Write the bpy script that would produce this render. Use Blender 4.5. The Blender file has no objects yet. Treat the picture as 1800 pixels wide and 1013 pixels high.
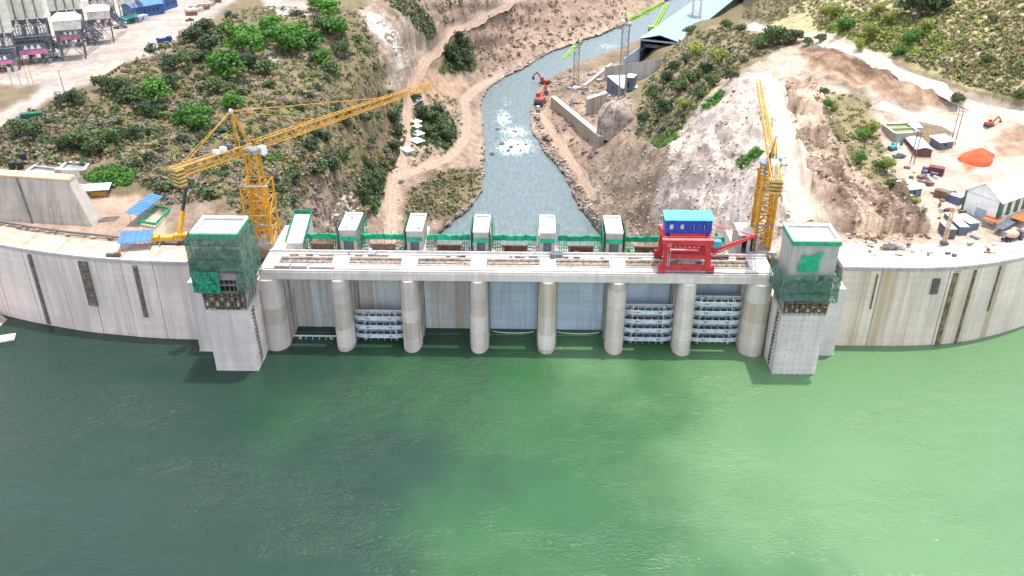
import bpy, math, random
import numpy as np
from mathutils import Vector, Matrix
R = random.Random(7)
SC = bpy.context.scene
COL = SC.collection
# ------------------------------------------------------------------ camera, sky, sun, exposure
F = 1560.0; PITCH = math.radians(28.5); CX, CZ = 4.8, 143.8; YAW = math.atan(35 / F)
cam = bpy.data.cameras.new('camera'); cam.sensor_width = 36; cam.lens = 36 * F / 1800
cam.clip_start = 1; cam.clip_end = 9000
co = bpy.data.objects.new('camera', cam); COL.objects.link(co)
co.location = (CX, 0, CZ); co.rotation_euler = (math.pi / 2 - PITCH, 0, YAW)
SC.camera = co
SUN = Vector((3.9, 3.0, 26.5)).normalized()
W = bpy.data.worlds.new('World'); SC.world = W; W.use_nodes = True
wn = W.node_tree.nodes; wl = W.node_tree.links
bg = wn['Background']; sky = wn.new('ShaderNodeTexSky'); sky.sky_type = 'NISHITA'; sky.sun_disc = False
sky.sun_elevation = math.asin(SUN.z); sky.sun_rotation = math.atan2(SUN.x, SUN.y)
sky.air_density = 1.0; sky.dust_density = 2.0
# broken white cloud over the whole dome, same everywhere
tc = wn.new('ShaderNodeTexCoord'); mp = wn.new('ShaderNodeMapping'); mp.inputs['Scale'].default_value = (1, 1, 2.2)
nz = wn.new('ShaderNodeTexNoise'); nz.inputs['Scale'].default_value = 2.6; nz.inputs['Detail'].default_value = 7
rp = wn.new('ShaderNodeValToRGB'); rp.color_ramp.elements[0].position = .46; rp.color_ramp.elements[1].position = .62
mx = wn.new('ShaderNodeMix'); mx.data_type = 'RGBA'; mx.inputs['B'].default_value = (9, 9.3, 9.8, 1)
wl.new(tc.outputs['Generated'], mp.inputs['Vector']); wl.new(mp.outputs[0], nz.inputs['Vector'])
wl.new(nz.outputs['Fac'], rp.inputs['Fac']); wl.new(rp.outputs['Color'], mx.inputs['Factor'])
wl.new(sky.outputs[0], mx.inputs['A']); wl.new(mx.outputs['Result'], bg.inputs['Color'])
bg.inputs['Strength'].default_value = 0.15
sl = bpy.data.lights.new('sun', 'SUN'); sl.energy = 2.2; sl.angle = math.radians(.9); sl.color = (1, .955, .89)
so = bpy.data.objects.new('sun', sl); COL.objects.link(so); so.rotation_euler = SUN.to_track_quat('Z', 'Y').to_euler()
so.location = (0, 0, 400)
SC.view_settings.view_transform = 'Standard'; SC.view_settings.look = 'None'
SC.view_settings.exposure = 1.08; SC.view_settings.gamma = 1
SC.render.engine = 'CYCLES'
SC.render.resolution_x = 1024; SC.render.resolution_y = 576

# ------------------------------------------------------------------ pixel <-> world (photo pixels, 1800 x 1013)
cyw, syw = math.cos(YAW), math.sin(YAW); cp, sp = math.cos(PITCH), math.sin(PITCH)
def ray(px, py):
    u = (px - 900) / F; v = (506.5 - py) / F
    b = cp + v * sp; c = -sp + v * cp
    return u * cyw - b * syw, u * syw + b * cyw, c
def atz(px, py, z):
    d = ray(px, py); t = (z - CZ) / d[2]; return Vector((CX + d[0] * t, d[1] * t, z))
def aty(px, py, y):
    d = ray(px, py); t = y / d[1]; return Vector((CX + d[0] * t, y, CZ + d[2] * t))
def proj(p):
    x = p[0] - CX; y = p[1]; z = p[2] - CZ
    a = x * cyw + y * syw; b = -x * syw + y * cyw
    dep = b * cp - z * sp; up = b * sp + z * cp
    return 900 + F * a / dep, 506.5 - F * up / dep

# ------------------------------------------------------------------ materials
MATS = {}
def nd(nt, typ, **kw):
    n = nt.nodes.new(typ)
    for k, v in kw.items():
        if k in n.inputs: n.inputs[k].default_value = v
        else: setattr(n, k, v)
    return n
def newmat(name):
    m = bpy.data.materials.new(name); m.use_nodes = True
    MATS[name] = m
    return m, m.node_tree, m.node_tree.nodes['Principled BSDF']
def mixc(nt, fac, a, b, mode='MIX'):
    n = nt.nodes.new('ShaderNodeMix'); n.data_type = 'RGBA'; n.blend_type = mode
    for k, v in (('Factor', fac), ('A', a), ('B', b)):
        if isinstance(v, bpy.types.NodeSocket): nt.links.new(v, n.inputs[k])
        else: n.inputs[k].default_value = (*v, 1) if isinstance(v, tuple) else v
    return n.outputs['Result']
def ramp(nt, src, p0, p1, v0=0., v1=1.):
    n = nt.nodes.new('ShaderNodeMapRange'); nt.links.new(src, n.inputs[0])
    for i, v in enumerate((p0, p1, v0, v1)): n.inputs[i + 1].default_value = v
    n.interpolation_type = 'SMOOTHSTEP'
    return n.outputs[0]
def noise(nt, vec, scale, detail=5, rough=.6):
    n = nd(nt, 'ShaderNodeTexNoise', Scale=scale, Detail=detail, Roughness=rough)
    if vec is not None: nt.links.new(vec, n.inputs['Vector'])
    return n.outputs['Fac']
def scaled(nt, vec, s):
    n = nt.nodes.new('ShaderNodeMapping'); n.inputs['Scale'].default_value = s
    nt.links.new(vec, n.inputs['Vector']); return n.outputs[0]
def paint(name, col, rough=.6, var=.18, scale=.5, metal=0., dirt=None, dirt_amt=.5, bump=0.):
    m, nt, b = newmat(name)
    pos = nt.nodes.new('ShaderNodeNewGeometry').outputs['Position']
    f = noise(nt, pos, scale, 6)
    dk = tuple(c * (1 - var * 1.6) for c in col); lt = tuple(min(1, c * (1 + var)) for c in col)
    c = mixc(nt, ramp(nt, f, .3, .7), dk, lt)
    if dirt:
        g = noise(nt, scaled(nt, pos, (1, 1, .25)), scale * 3.1, 6, .7)
        c = mixc(nt, ramp(nt, g, .5, .72, 0, dirt_amt), c, dirt)
    nt.links.new(c, b.inputs['Base Color'])
    b.inputs['Roughness'].default_value = rough; b.inputs['Metallic'].default_value = metal
    if bump:
        bn = nd(nt, 'ShaderNodeBump', Strength=.6, Distance=bump); nt.links.new(noise(nt, pos, scale * 6, 5), bn.inputs['Height'])
        nt.links.new(bn.outputs[0], b.inputs['Normal'])
    return m
def concrete(name, col, stain=(.21, .17, .13), lift=1.5, streak=.55, rust=0., pale=.0, grid=0.):
    m, nt, b = newmat(name)
    pos = nt.nodes.new('ShaderNodeNewGeometry').outputs['Position']
    big = noise(nt, pos, .06, 5); fine = noise(nt, pos, 1.4, 7, .7)
    c = mixc(nt, ramp(nt, big, .32, .68), tuple(k * .84 for k in col), tuple(min(1, k * 1.1) for k in col))
    st = noise(nt, scaled(nt, pos, (1, 1, .035)), .33, 6, .65)
    c = mixc(nt, ramp(nt, st, .44, .66, 0, streak), c, stain)
    st2 = noise(nt, scaled(nt, pos, (1, 1, .05)), .9, 4)
    c = mixc(nt, ramp(nt, st2, .5, .64, 0, .45), c, tuple(min(1, k * 1.22) for k in col))
    if rust:
        st3 = noise(nt, scaled(nt, pos, (1, 1, .02)), .21, 3)
        c = mixc(nt, ramp(nt, st3, .52, .62, 0, rust), c, (.40, .25, .10))
    sx = nt.nodes.new('ShaderNodeSeparateXYZ'); nt.links.new(pos, sx.inputs[0])
    dv = nd(nt, 'ShaderNodeMath', operation='DIVIDE'); nt.links.new(sx.outputs['Z'], dv.inputs[0]); dv.inputs[1].default_value = lift
    fr = nd(nt, 'ShaderNodeMath', operation='FRACT'); nt.links.new(dv.outputs[0], fr.inputs[0])
    ln = ramp(nt, fr.outputs[0], 0., .09, .3, 0.)
    brk = noise(nt, scaled(nt, pos, (.15, .15, .8)), 1., 3)
    mm = nd(nt, 'ShaderNodeMath', operation='MULTIPLY'); nt.links.new(ln, mm.inputs[0]); nt.links.new(ramp(nt, brk, .35, .65), mm.inputs[1])
    c = mixc(nt, mm.outputs[0], c, tuple(k * .45 for k in col))
    # one pour differs a little in tone from the next
    fl = nd(nt, 'ShaderNodeMath', operation='FLOOR'); nt.links.new(dv.outputs[0], fl.inputs[0])
    wnn = nd(nt, 'ShaderNodeTexWhiteNoise', noise_dimensions='1D'); nt.links.new(fl.outputs[0], wnn.inputs['W'])
    c = mixc(nt, ramp(nt, wnn.outputs['Value'], 0, 1, 0, .16), c, tuple(k * .62 for k in col))
    if grid:
        sc_ = scaled(nt, pos, (1 / grid, 1 / grid, 1 / grid)); flv = nd(nt, 'ShaderNodeVectorMath', operation='FLOOR'); nt.links.new(sc_, flv.inputs[0])
        w3 = nd(nt, 'ShaderNodeTexWhiteNoise', noise_dimensions='3D'); nt.links.new(flv.outputs[0], w3.inputs['Vector'])
        c = mixc(nt, ramp(nt, w3.outputs['Value'], 0, 1, 0, .3), c, tuple(k * .7 for k in col))
        vt = nd(nt, 'ShaderNodeTexVoronoi', Scale=.62, Randomness=.15); nt.links.new(pos, vt.inputs['Vector'])
        c = mixc(nt, ramp(nt, vt.outputs['Distance'], .1, .16, .7, 0), c, tuple(k * .35 for k in col))
    c = mixc(nt, ramp(nt, fine, .35, .8, 0, .3), c, tuple(k * .6 for k in col))
    nt.links.new(c, b.inputs['Base Color']); b.inputs['Roughness'].default_value = .88
    bn = nd(nt, 'ShaderNodeBump', Strength=.5, Distance=.08); nt.links.new(fine, bn.inputs['Height']); nt.links.new(bn.outputs[0], b.inputs['Normal'])
    return m
concrete('conc', (.45, .40, .34)); concrete('conc_wall', (.72, .60, .53), stain=(.47, .385, .33), rust=.0, lift=1.2, streak=.7); concrete('conc_warm', (.74, .605, .515), stain=(.52, .405, .325), rust=.6, lift=1.2, streak=.6)
concrete('conc_grey', (.45, .42, .39), streak=.4); concrete('conc_shaft', (.68, .60, .56), stain=(.33, .29, .26), streak=.4, grid=2.3); concrete('conc_pier', (.66, .565, .495), stain=(.42, .34, .275), lift=3.0, streak=.75, rust=.2)
concrete('pier_pale', (.71, .62, .55), stain=(.5, .41, .34), lift=3., streak=.5); concrete('pier_dark', (.58, .485, .40), stain=(.34, .265, .2), lift=3., streak=.7, rust=.35)
concrete('conc_light', (.62, .58, .53), streak=.25); concrete('conc_deck', (.66, .61, .55), streak=.3, stain=(.42, .36, .3))
concrete('conc_yel', (.36, .30, .22), streak=.4)
concrete('gate_blue', (.64, .75, .86), stain=(.22, .24, .25), lift=1.55, streak=.35)
concrete('gate_rust', (.66, .69, .68), stain=(.50, .37, .19), lift=1.55, streak=.75, rust=.5)
paint('stoplog', (.58, .64, .68), .5, .12, .6, dirt=(.3, .28, .24), dirt_amt=.4)
paint('yellow', (.66, .32, .025), .5, .15, .4, dirt=(.25, .14, .05), dirt_amt=.5)
paint('yellow_pale', (.62, .42, .10), .5, .15, .4)
paint('black', (.025, .025, .028), .6); paint('dark', (.07, .065, .06), .8)
paint('steel', (.25, .25, .25), .5, .2, 1.); paint('steel_dark', (.10, .10, .11), .6, .2, 1.)
paint('rust', (.20, .115, .07), .85, .3, .8); paint('brown_wood', (.23, .16, .10), .9, .3, .8)
paint('slot_brown', (.30, .235, .18), .9, .35, .8); paint('joint_brown', (.20, .15, .095), .9, .35, .5); paint('joint_grey', (.15, .13, .11), .9, .3, .6)
paint('red', (.55, .035, .045), .55, .18, .5, dirt=(.27, .06, .05), dirt_amt=.65)
paint('red_dull', (.42, .075, .045), .6, .2, .5, dirt=(.2, .1, .07), dirt_amt=.6); paint('crest_pink', (.52, .385, .29), .95, .2, .15, dirt=(.62, .5, .4), dirt_amt=.6); paint('crest_pale', (.60, .51, .43), .95, .15, .15, dirt=(.45, .36, .29), dirt_amt=.6)
paint('red_light', (.72, .20, .2), .5, .1, .4)
paint('blue', (.015, .05, .36), .5, .2, .5, dirt=(.06, .10, .3), dirt_amt=.5); paint('cyan', (.09, .46, .62), .55, .18, .5, dirt=(.3, .45, .5), dirt_amt=.5)
paint('blue_sheet', (.06, .17, .46), .5, .12, .3); paint('blue_shed', (.02, .09, .26), .5, .15, .3)
paint('teal', (.02, .34, .30), .5, .15, .3)
paint('green_dark', (.02, .12, .07), .6, .2, .4)
paint('green_edge', (.02, .34, .15), .7, .2, .8)
paint('white', (.78, .77, .74), .6, .08, .6, dirt=(.5, .46, .4), dirt_amt=.4); paint('offwhite', (.6, .57, .5), .7, .15, .5, dirt=(.35, .3, .24), dirt_amt=.5)
paint('white_silo', (.66, .63, .54), .6, .12, .4, dirt=(.35, .3, .22), dirt_amt=.5)
paint('grey_sheet', (.42, .46, .49), .5, .15, .5, dirt=(.3, .28, .25), dirt_amt=.4)
paint('ph_roof', (.27, .38, .44), .5, .1, .05); paint('ph_wall', (.10, .14, .2), .6, .2, .1); paint('ph_light', (.36, .44, .55), .6, .12, .1)
paint('ware_roof', (.44, .54, .52), .5, .06, .1); paint('orange', (.72, .16, .03), .6, .15, .3); paint('green_stripe', (.02, .13, .07), .6, .2, .4)
paint('pink', (.62, .17, .32), .6, .2, .6); paint('slate', (.12, .14, .17), .7, .2, .4); paint('container_blue', (.10, .13, .20), .6, .15, .3)
paint('maroon', (.16, .05, .06), .7, .2, .5); paint('tan_slab', (.56, .40, .28), .85, .12, .3); paint('tyre', (.03, .03, .03), .9)
paint('lime', (.34, .58, .05), .6, .1, .4); paint('mast_grey', (.36, .34, .31), .7, .2, .5)
paint('glass_dark', (.02, .025, .03), .15, .05); paint('pool', (.26, .36, .15), .2, .12, .3); paint('slurry', (.27, .29, .3), .3, .15, .3)
paint('red_soil', (.52, .095, .035), .95, .25, .4, bump=.2); paint('orange_cap', (.66, .40, .24), .9, .1, .2)
paint('rock', (.36, .29, .24), .95, .35, .25, bump=.3); paint('rock_pale', (.47, .385, .31), .95, .28, .25, bump=.3); paint('rock_dark', (.17, .14, .125), .95, .3, .3, bump=.3)
paint('skin', (.12, .06, .035), .7); paint('hivis', (.7, .28, .02), .8)
def netmat(name, col, dens):
    m, nt, b = newmat(name)
    pos = nt.nodes.new('ShaderNodeNewGeometry').outputs['Position']
    f = noise(nt, pos, .45, 6, .7); g = noise(nt, scaled(nt, pos, (1, 1, .2)), 2.2, 4, .7)
    c = mixc(nt, ramp(nt, f, .3, .7), tuple(k * .5 for k in col), tuple(min(1, k * 1.35) for k in col))
    nt.links.new(c, b.inputs['Base Color']); b.inputs['Roughness'].default_value = .8
    mm = nd(nt, 'ShaderNodeMath', operation='ADD'); nt.links.new(f, mm.inputs[0]); nt.links.new(g, mm.inputs[1])
    a = ramp(nt, mm.outputs[0], .75, 1.2, dens + .3, dens - .28)
    nt.links.new(a, b.inputs['Alpha'])
    return m
netmat('net', (.04, .17, .10), .58); netmat('net_teal', (.035, .15, .115), .6); netmat('net_solid', (.01, .29, .15), 1.0)
netmat('net_bright', (.015, .40, .20), 1.0)

# ------------------------------------------------------------------ mesh builder
class MB:
    def __init__(s): s.v = []; s.f = []
    def poly(s, pts): n = len(s.v); s.v += [tuple(p) for p in pts]; s.f.append(tuple(range(n, n + len(pts))))
    def hexa(s, c):           # 8 corners: bottom 0-3 ccw, top 4-7
        n = len(s.v); s.v += [tuple(p) for p in c]
        for q in ((3, 2, 1, 0), (4, 5, 6, 7), (0, 1, 5, 4), (1, 2, 6, 5), (2, 3, 7, 6), (3, 0, 4, 7)): s.f.append(tuple(n + i for i in q))
        return s
    def box(s, x0, x1, y0, y1, z0, z1):
        return s.hexa([(x0, y0, z0), (x1, y0, z0), (x1, y1, z0), (x0, y1, z0), (x0, y0, z1), (x1, y0, z1), (x1, y1, z1), (x0, y1, z1)])
    def beam(s, p, q, w=.2, h=None):
        p = Vector(p); q = Vector(q); h = h or w; d = q - p
        if d.length < 1e-6: return s
        d.normalize(); up = Vector((0, 0, 1)) if abs(d.z) < .95 else Vector((0, 1, 0))
        a = d.cross(up).normalized() * w / 2; b = a.cross(d).normalized() * h / 2
        return s.hexa([p - a - b, p + a - b, q + a - b, q - a - b, p - a + b, p + a + b, q + a + b, q - a + b])
    def prism(s, pts, z0, z1):
        n = len(pts); k = len(s.v)
        s.v += [(p[0], p[1], z0) for p in pts] + [(p[0], p[1], z1) for p in pts]
        s.f.append(tuple(k + i for i in reversed(range(n)))); s.f.append(tuple(k + n + i for i in range(n)))
        for i in range(n): j = (i + 1) % n; s.f.append((k + i, k + j, k + n + j, k + n + i))
        return s
    def cyl(s, p, q, r, n=12, r2=None):
        p = Vector(p); q = Vector(q); d = (q - p).normalized(); r2 = r if r2 is None else r2
        up = Vector((0, 0, 1)) if abs(d.z) < .95 else Vector((1, 0, 0))
        a = d.cross(up).normalized(); b = d.cross(a); k = len(s.v)
        for c, rr in ((p, r), (q, r2)):
            for i in range(n): t = 2 * math.pi * i / n; s.v.append(tuple(c + (a * math.cos(t) + b * math.sin(t)) * rr))
        for i in range(n): j = (i + 1) % n; s.f.append((k + i, k + n + i, k + n + j, k + j))
        s.f.append(tuple(k + i for i in range(n))); s.f.append(tuple(k + n + i for i in reversed(range(n))))
        return s
    def lattice(s, p, q, w, h, seg, r=.12, rc=None, taper=1., up=(0, 0, 1)):
        p = Vector(p); q = Vector(q); d = (q - p); L = d.length; d.normalize(); u0 = Vector(up)
        if abs(d.dot(u0)) > .95: u0 = Vector((0, 1, 0))
        a = d.cross(u0).normalized(); b = a.cross(d).normalized(); rc = rc or r * 1.7
        C = []
        for i in range(seg + 1):
            t = i / seg; k = 1 + (taper - 1) * t; o = p + d * L * t
            C.append([o + a * (sx * w / 2 * k) + b * (sy * h / 2 * k) for sx, sy in ((-1, -1), (1, -1), (1, 1), (-1, 1))])
        for j in range(4): s.beam(C[0][j], C[-1][j], rc)
        for i in range(seg):
            for j in range(4):
                k = (j + 1) % 4
                s.beam(C[i][j], C[i + 1][k] if i % 2 else C[i + 1][j], r) if False else None
                if i % 2: s.beam(C[i][j], C[i + 1][k], r)
                else: s.beam(C[i][k], C[i + 1][j], r)
                s.beam(C[i + 1][j], C[i + 1][k], r)
        return s
    def build(s, name, mat, parent=None, smooth=False):
        me = bpy.data.meshes.new(name); me.from_pydata(s.v, [], s.f); me.update()
        if smooth: me.shade_smooth()
        me.materials.append(MATS[mat]); return link(name, me, parent)
def link(name, data, parent=None):
    o = bpy.data.objects.new(name, data); COL.objects.link(o)
    if parent is not None: o.parent = parent
    return o
def tag(o, label, cat, group=None, kind=None):
    if label: o['label'] = label
    if cat: o['category'] = cat
    if group: o['group'] = group
    if kind: o['kind'] = kind
    return o
def thing(name, label, cat, loc=(0, 0, 0), rz=0., group=None):
    o = bpy.data.objects.new(name, None); COL.objects.link(o); o.empty_display_size = .5
    o.location = loc; o.rotation_euler = (0, 0, rz); return tag(o, label, cat, group)
def struct(o, label=None): o['kind'] = 'structure'; 
def dup(root, loc, rz=0., scale=None, label=None):
    r = root.copy(); COL.objects.link(r); r.location = loc; r.rotation_euler = (0, 0, rz)
    if scale: r.scale = (scale,) * 3 if not isinstance(scale, tuple) else scale
    if label: r['label'] = label
    for ch in root.children:
        c = ch.copy(); COL.objects.link(c); c.parent = r
        for g in ch.children:
            d = g.copy(); COL.objects.link(d); d.parent = c
    return r
def rep(mesh_ob, parent, loc):
    c = mesh_ob.copy(); COL.objects.link(c); c.parent = parent; c.location = loc; return c

# ------------------------------------------------------------------ numpy noise
def vnoise(x, y, seed=0):
    xi = np.floor(x).astype(np.int64); yi = np.floor(y).astype(np.int64); xf = x - xi; yf = y - yi
    def h(a, b):
        n = (a * 374761393 + b * 668265263 + seed * 1442695041) & 0xffffffff
        n = ((n ^ (n >> 13)) * 1274126177) & 0xffffffff
        return ((n ^ (n >> 16)) & 0xffff) / 65535.
    u = xf * xf * (3 - 2 * xf); v = yf * yf * (3 - 2 * yf)
    return (h(xi, yi) * (1 - u) + h(xi + 1, yi) * u) * (1 - v) + (h(xi, yi + 1) * (1 - u) + h(xi + 1, yi + 1) * u) * v
def fbm(x, y, seed=0, oct=5, gain=.5, ridged=False):
    t = 0; a = 1.; s = 0
    for o in range(oct):
        n = vnoise(x * 2 ** o + 17.3 * o, y * 2 ** o - 9.1 * o, seed + o) * 2 - 1
        t = t + a * ((1 - 2 * np.abs(n)) if ridged else n); s += a; a *= gain
    return t / s
# ------------------------------------------------------------------ terrain
ZC = [-700, 0, 100, 200, 300, 400, 500, 560, 620, 690, 740, 800, 850, 900, 950, 1000, 1060, 1120, 1180, 1250, 1330, 1400, 1500, 1600, 1700, 1800, 2500]
ZR = [-280, -60, 0, 25, 50, 100, 150, 200, 250, 300, 350, 400, 430, 460, 500, 640]
ZT = {  # column: heights from row -280 down to row 640 (metres above the reservoir)
 -700: [45, 40, 38, 38, 38, 38, 36, 32, 30, 27, 26, 26, 26, 26, 26],
 0:    [45, 40, 38, 38, 38, 38, 36, 32, 30, 27, 26, 26, 26, 26, 26],
 100:  [45, 40, 38, 38, 38, 38, 36, 33, 30, 27, 26, 26, 26, 26, 26],
 200:  [45, 40, 38, 38, 38, 36.5, 34, 33, 31, 27, 26, 26, 26, 26, 26],
 300:  [45, 40, 38, 37.5, 35, 32, 32, 31.5, 30, 27, 26, 26, 26, 26, 26],
 400:  [45, 40, 38, 37, 35, 33, 31, 29, 27, 25, 24, 24, 22, 20, 10],
 500:  [45, 40, 39, 37, 34, 31, 28, 24, 20, 16, 15, 13, 8, 0, -20],
 560:  [45, 40, 39, 36, 32, 28, 23, 17, 12, 5, 0, -3, -8, -15, -30],
 620:  [45, 40, 38, 34, 28, 21, 14, 7, 0, -8, -18, -22, -25, -30, -38],
 690:  [45, 38, 33, 27, 17, 5, -7, -15, -22, -24, -25, -27, -28, -32, -40],
 740:  [40, 34, 26, 12, -4, -12, -16, -20, -24, -29, -33, -35, -38, -40, -44],
 800:  [35, 26, 14, -3, -18, -28, -30, -31, -32, -36, -40, -41, -42, -44, -46],
 850:  [30, 20, 5, -15, -34, -40, -42, -42, -42, -42, -42, -42, -42, -44, -46],
 900:  [20, 10, -4, -25, -42, -43, -43, -43, -43, -43, -43, -43, -43, -44, -46],
 950:  [10, 2, -14, -34, -43, -43, -42, -42, -43, -43, -43, -43, -43, -44, -46],
 1000: [5, -6, -20, -36, -43, -35, -33, -35, -38, -42, -42, -42, -42, -44, -46],
 1060: [0, -14, -28, -41, -42, -34, -30, -25, -28, -33, -38, -40, -41, -44, -46],
 1120: [0, -22, -36, -43, -38, -20, -8, -7, -12, -20, -28, -32, -35, -40, -44],
 1180: [0, -28, -40, -41, -4, 10, 11, 7, 2, -5, -14, -20, -26, -32, -40],
 1250: [10, -20, -18, 24, 29, 27, 24, 19, 14, 8, 2, -2, -8, -16, -30],
 1330: [45, 38, 38, 38, 37, 35, 33, 30, 27, 24, 22, 21, 18, 10, 0],
 1400: [70, 52, 46, 43, 40, 37, 35, 33, 31, 29, 27, 26, 26, 26, 20],
 1500: [80, 64, 57, 52, 46, 40, 36, 34, 33, 31, 28, 26, 26, 26, 26],
 1600: [90, 70, 63, 57, 50, 43, 36, 33, 31, 29, 27, 26, 26, 26, 26],
 1700: [95, 73, 66, 60, 53, 46, 38, 33, 31, 29, 27, 26, 26, 26, 26],
 1800: [98, 77, 70, 63, 56, 48, 40, 34, 31, 29, 27, 26, 26, 26, 26],
 2500: [98, 77, 70, 63, 56, 48, 40, 34, 31, 29, 27, 26, 26, 26, 26]}
DECK = 26.5
def Yw(x):     # plan curve of the upstream face of the wings
    ax = abs(x)
    return 229.6 + max(0, ax - 95) ** 2 * .0028 if x < 0 else 230.6 + max(0, ax - 115) ** 2 * .0062
gx = np.concatenate([np.arange(-560, -40, 9.), np.arange(-40, 1845, 2.3), np.arange(1845, 2370, 9.)])
gy = np.concatenate([np.arange(-270, -45, 9.), np.arange(-45, 462, 1.75), np.arange(462, 640, 9.)])
PX, PY = np.meshgrid(gx, gy)
for c in ZT: ZT[c].insert(3, (ZT[c][2] + ZT[c][3]) / 2)
ZT[1250][1:4] = [-40, -42, -36]; ZC.insert(ZC.index(1330), 1300); ZT[1300] = [20, -35, -38, -5] + [(a + b) / 2 + 1 for a, b in zip(ZT[1250][4:], ZT[1330][4:])]
ZT[1180][1:4] = [-42, -42, -42]; ZT[1330][2:4] = [20, 34]
tab = np.array([ZT[c] for c in ZC]).T            # rows x cols
def ztab(px, py):
    px = np.clip(px, ZC[0], ZC[-1] - 1e-3); py = np.clip(py, ZR[0], ZR[-1] - 1e-3)
    zc = np.array(ZC, float); zr = np.array(ZR, float)
    i = np.searchsorted(zc, px, side='right') - 1; j = np.searchsorted(zr, py, side='right') - 1
    u = (px - zc[i]) / (zc[i + 1] - zc[i]); v = (py - zr[j]) / (zr[j + 1] - zr[j])
    u = u * .5 + .5 * u * u * (3 - 2 * u); v = v * .6 + .4 * v * v * (3 - 2 * v)
    return (tab[j, i] * (1 - u) + tab[j, i + 1] * u) * (1 - v) + (tab[j + 1, i] * (1 - u) + tab[j + 1, i + 1] * u) * v
def inside(px, py, pts):
    r = np.zeros(px.shape, bool); n = len(pts)
    for i in range(n):
        x0, y0 = pts[i]; x1, y1 = pts[(i + 1) % n]
        if y0 == y1: continue
        c = ((y0 > py) != (y1 > py)) & (px < (x1 - x0) * (py - y0) / (y1 - y0) + x0); r ^= c
    return r
def blur(a, n, k=2):
    for _ in range(k):
        for ax in (0, 1):
            p = np.pad(a, [(n, n) if i == ax else (0, 0) for i in range(a.ndim)], mode='edge')
            cs = np.cumsum(p, axis=ax); z = np.zeros_like(np.take(cs, [0], axis=ax)); cs = np.concatenate([z, cs], axis=ax)
            m = a.shape[ax]
            a = (np.take(cs, range(2 * n + 1, 2 * n + 1 + m), axis=ax) - np.take(cs, range(0, m), axis=ax)) / (2 * n + 1)
    return a
def segdist(px, py, pts, wf=None):
    d = np.full(px.shape, 1e9)
    for (x0, y0), (x1, y1) in zip(pts[:-1], pts[1:]):
        dx, dy = x1 - x0, y1 - y0; t = np.clip(((px - x0) * dx + (py - y0) * dy) / (dx * dx + dy * dy), 0, 1)
        d = np.minimum(d, np.hypot(px - x0 - t * dx, (py - y0 - t * dy)))
    return d
RIVER = [(775, 410), (800, 385), (830, 365), (850, 335), (850, 290), (855, 250), (850, 215), (843, 190), (855, 160), (880, 140), (930, 115), (975, 90), (1040, 68), (1100, 42), (1150, 15), (1200, -10), (1260, -60),
         (1340, -60), (1230, 15), (1150, 52), (1110, 75), (1060, 92), (1015, 112), (965, 138), (945, 160), (932, 195), (935, 235), (960, 272), (988, 305), (1008, 345), (1036, 385), (1060, 420), (1080, 500), (740, 500)]
ROADS = {'gorge': ([(690, 440), (688, 380), (690, 335), (700, 300), (712, 250), (714, 200), (718, 160), (726, 130), (748, 104), (768, 80), (785, 56), (840, 30), (900, 0), (960, -32)], 6.5),
 'river': ([(697, 312), (740, 297), (790, 277), (818, 247), (822, 208), (815, 178), (842, 152), (875, 136)], 6.),
 'ridge': ([(1312, 46), (1370, 58), (1440, 66), (1500, 86), (1600, 131), (1700, 176), (1800, 207), (2000, 262)], 8.5),
 'haul': ([(1338, 128), (1356, 150), (1374, 200), (1384, 240), (1390, 290), (1396, 335), (1404, 392)], 9.),
 'yard': ([(1545, 182), (1600, 205), (1655, 214), (1710, 238), (1716, 262)], 7.),
 'bank': ([(946, 195), (975, 240), (1015, 300), (1042, 345)], 5.),
 'spur': ([(1700, 180), (1702, 215), (1712, 240)], 7.)}
rng = np.random.RandomState(3)
wx = fbm(PX / 38, PY / 30, 11, 5, .62) * 16; wy = fbm(PX / 38, PY / 30, 23, 5, .62) * 11
QX, QY = PX + wx, PY + wy                        # ragged zone borders
Z0 = ztab(PX, PY)
riv = blur(inside(PX + wx * .35, PY + wy * .35, RIVER).astype(float), 1, 1)
Z0 = np.where(riv > .5, np.minimum(Z0, -43.5), np.where(blur(riv, 6, 2) > .02, np.maximum(Z0, -40.3), Z0))
Z0 = np.where(riv > .5, Z0, np.maximum(Z0, -40.2))
COLR = {'scrub': (.215, .165, .10), 'plateau': (.46, .395, .34), 'pink': (.47, .335, .245), 'rockb': (.29, .215, .16), 'gorge': (.345, .25, .185), 'pinkrock': (.33, .235, .18),
        'cliff': (.36, .29, .225), 'pale': (.44, .35, .27), 'white': (.66, .60, .52), 'whiter': (.58, .49, .42), 'olive': (.54, .46, .25), 'spur': (.31, .25, .15), 'terr': (.40, .265, .18),
        'rubble': (.47, .345, .255), 'yard': (.58, .47, .365), 'brown': (.24, .18, .12), 'green': (.085, .15, .035), 'dkgreen': (.07, .09, .04), 'crest': (.62, .53, .45), 'redd': (.58, .20, .11), 'grass': (.31, .26, .14)}
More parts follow.
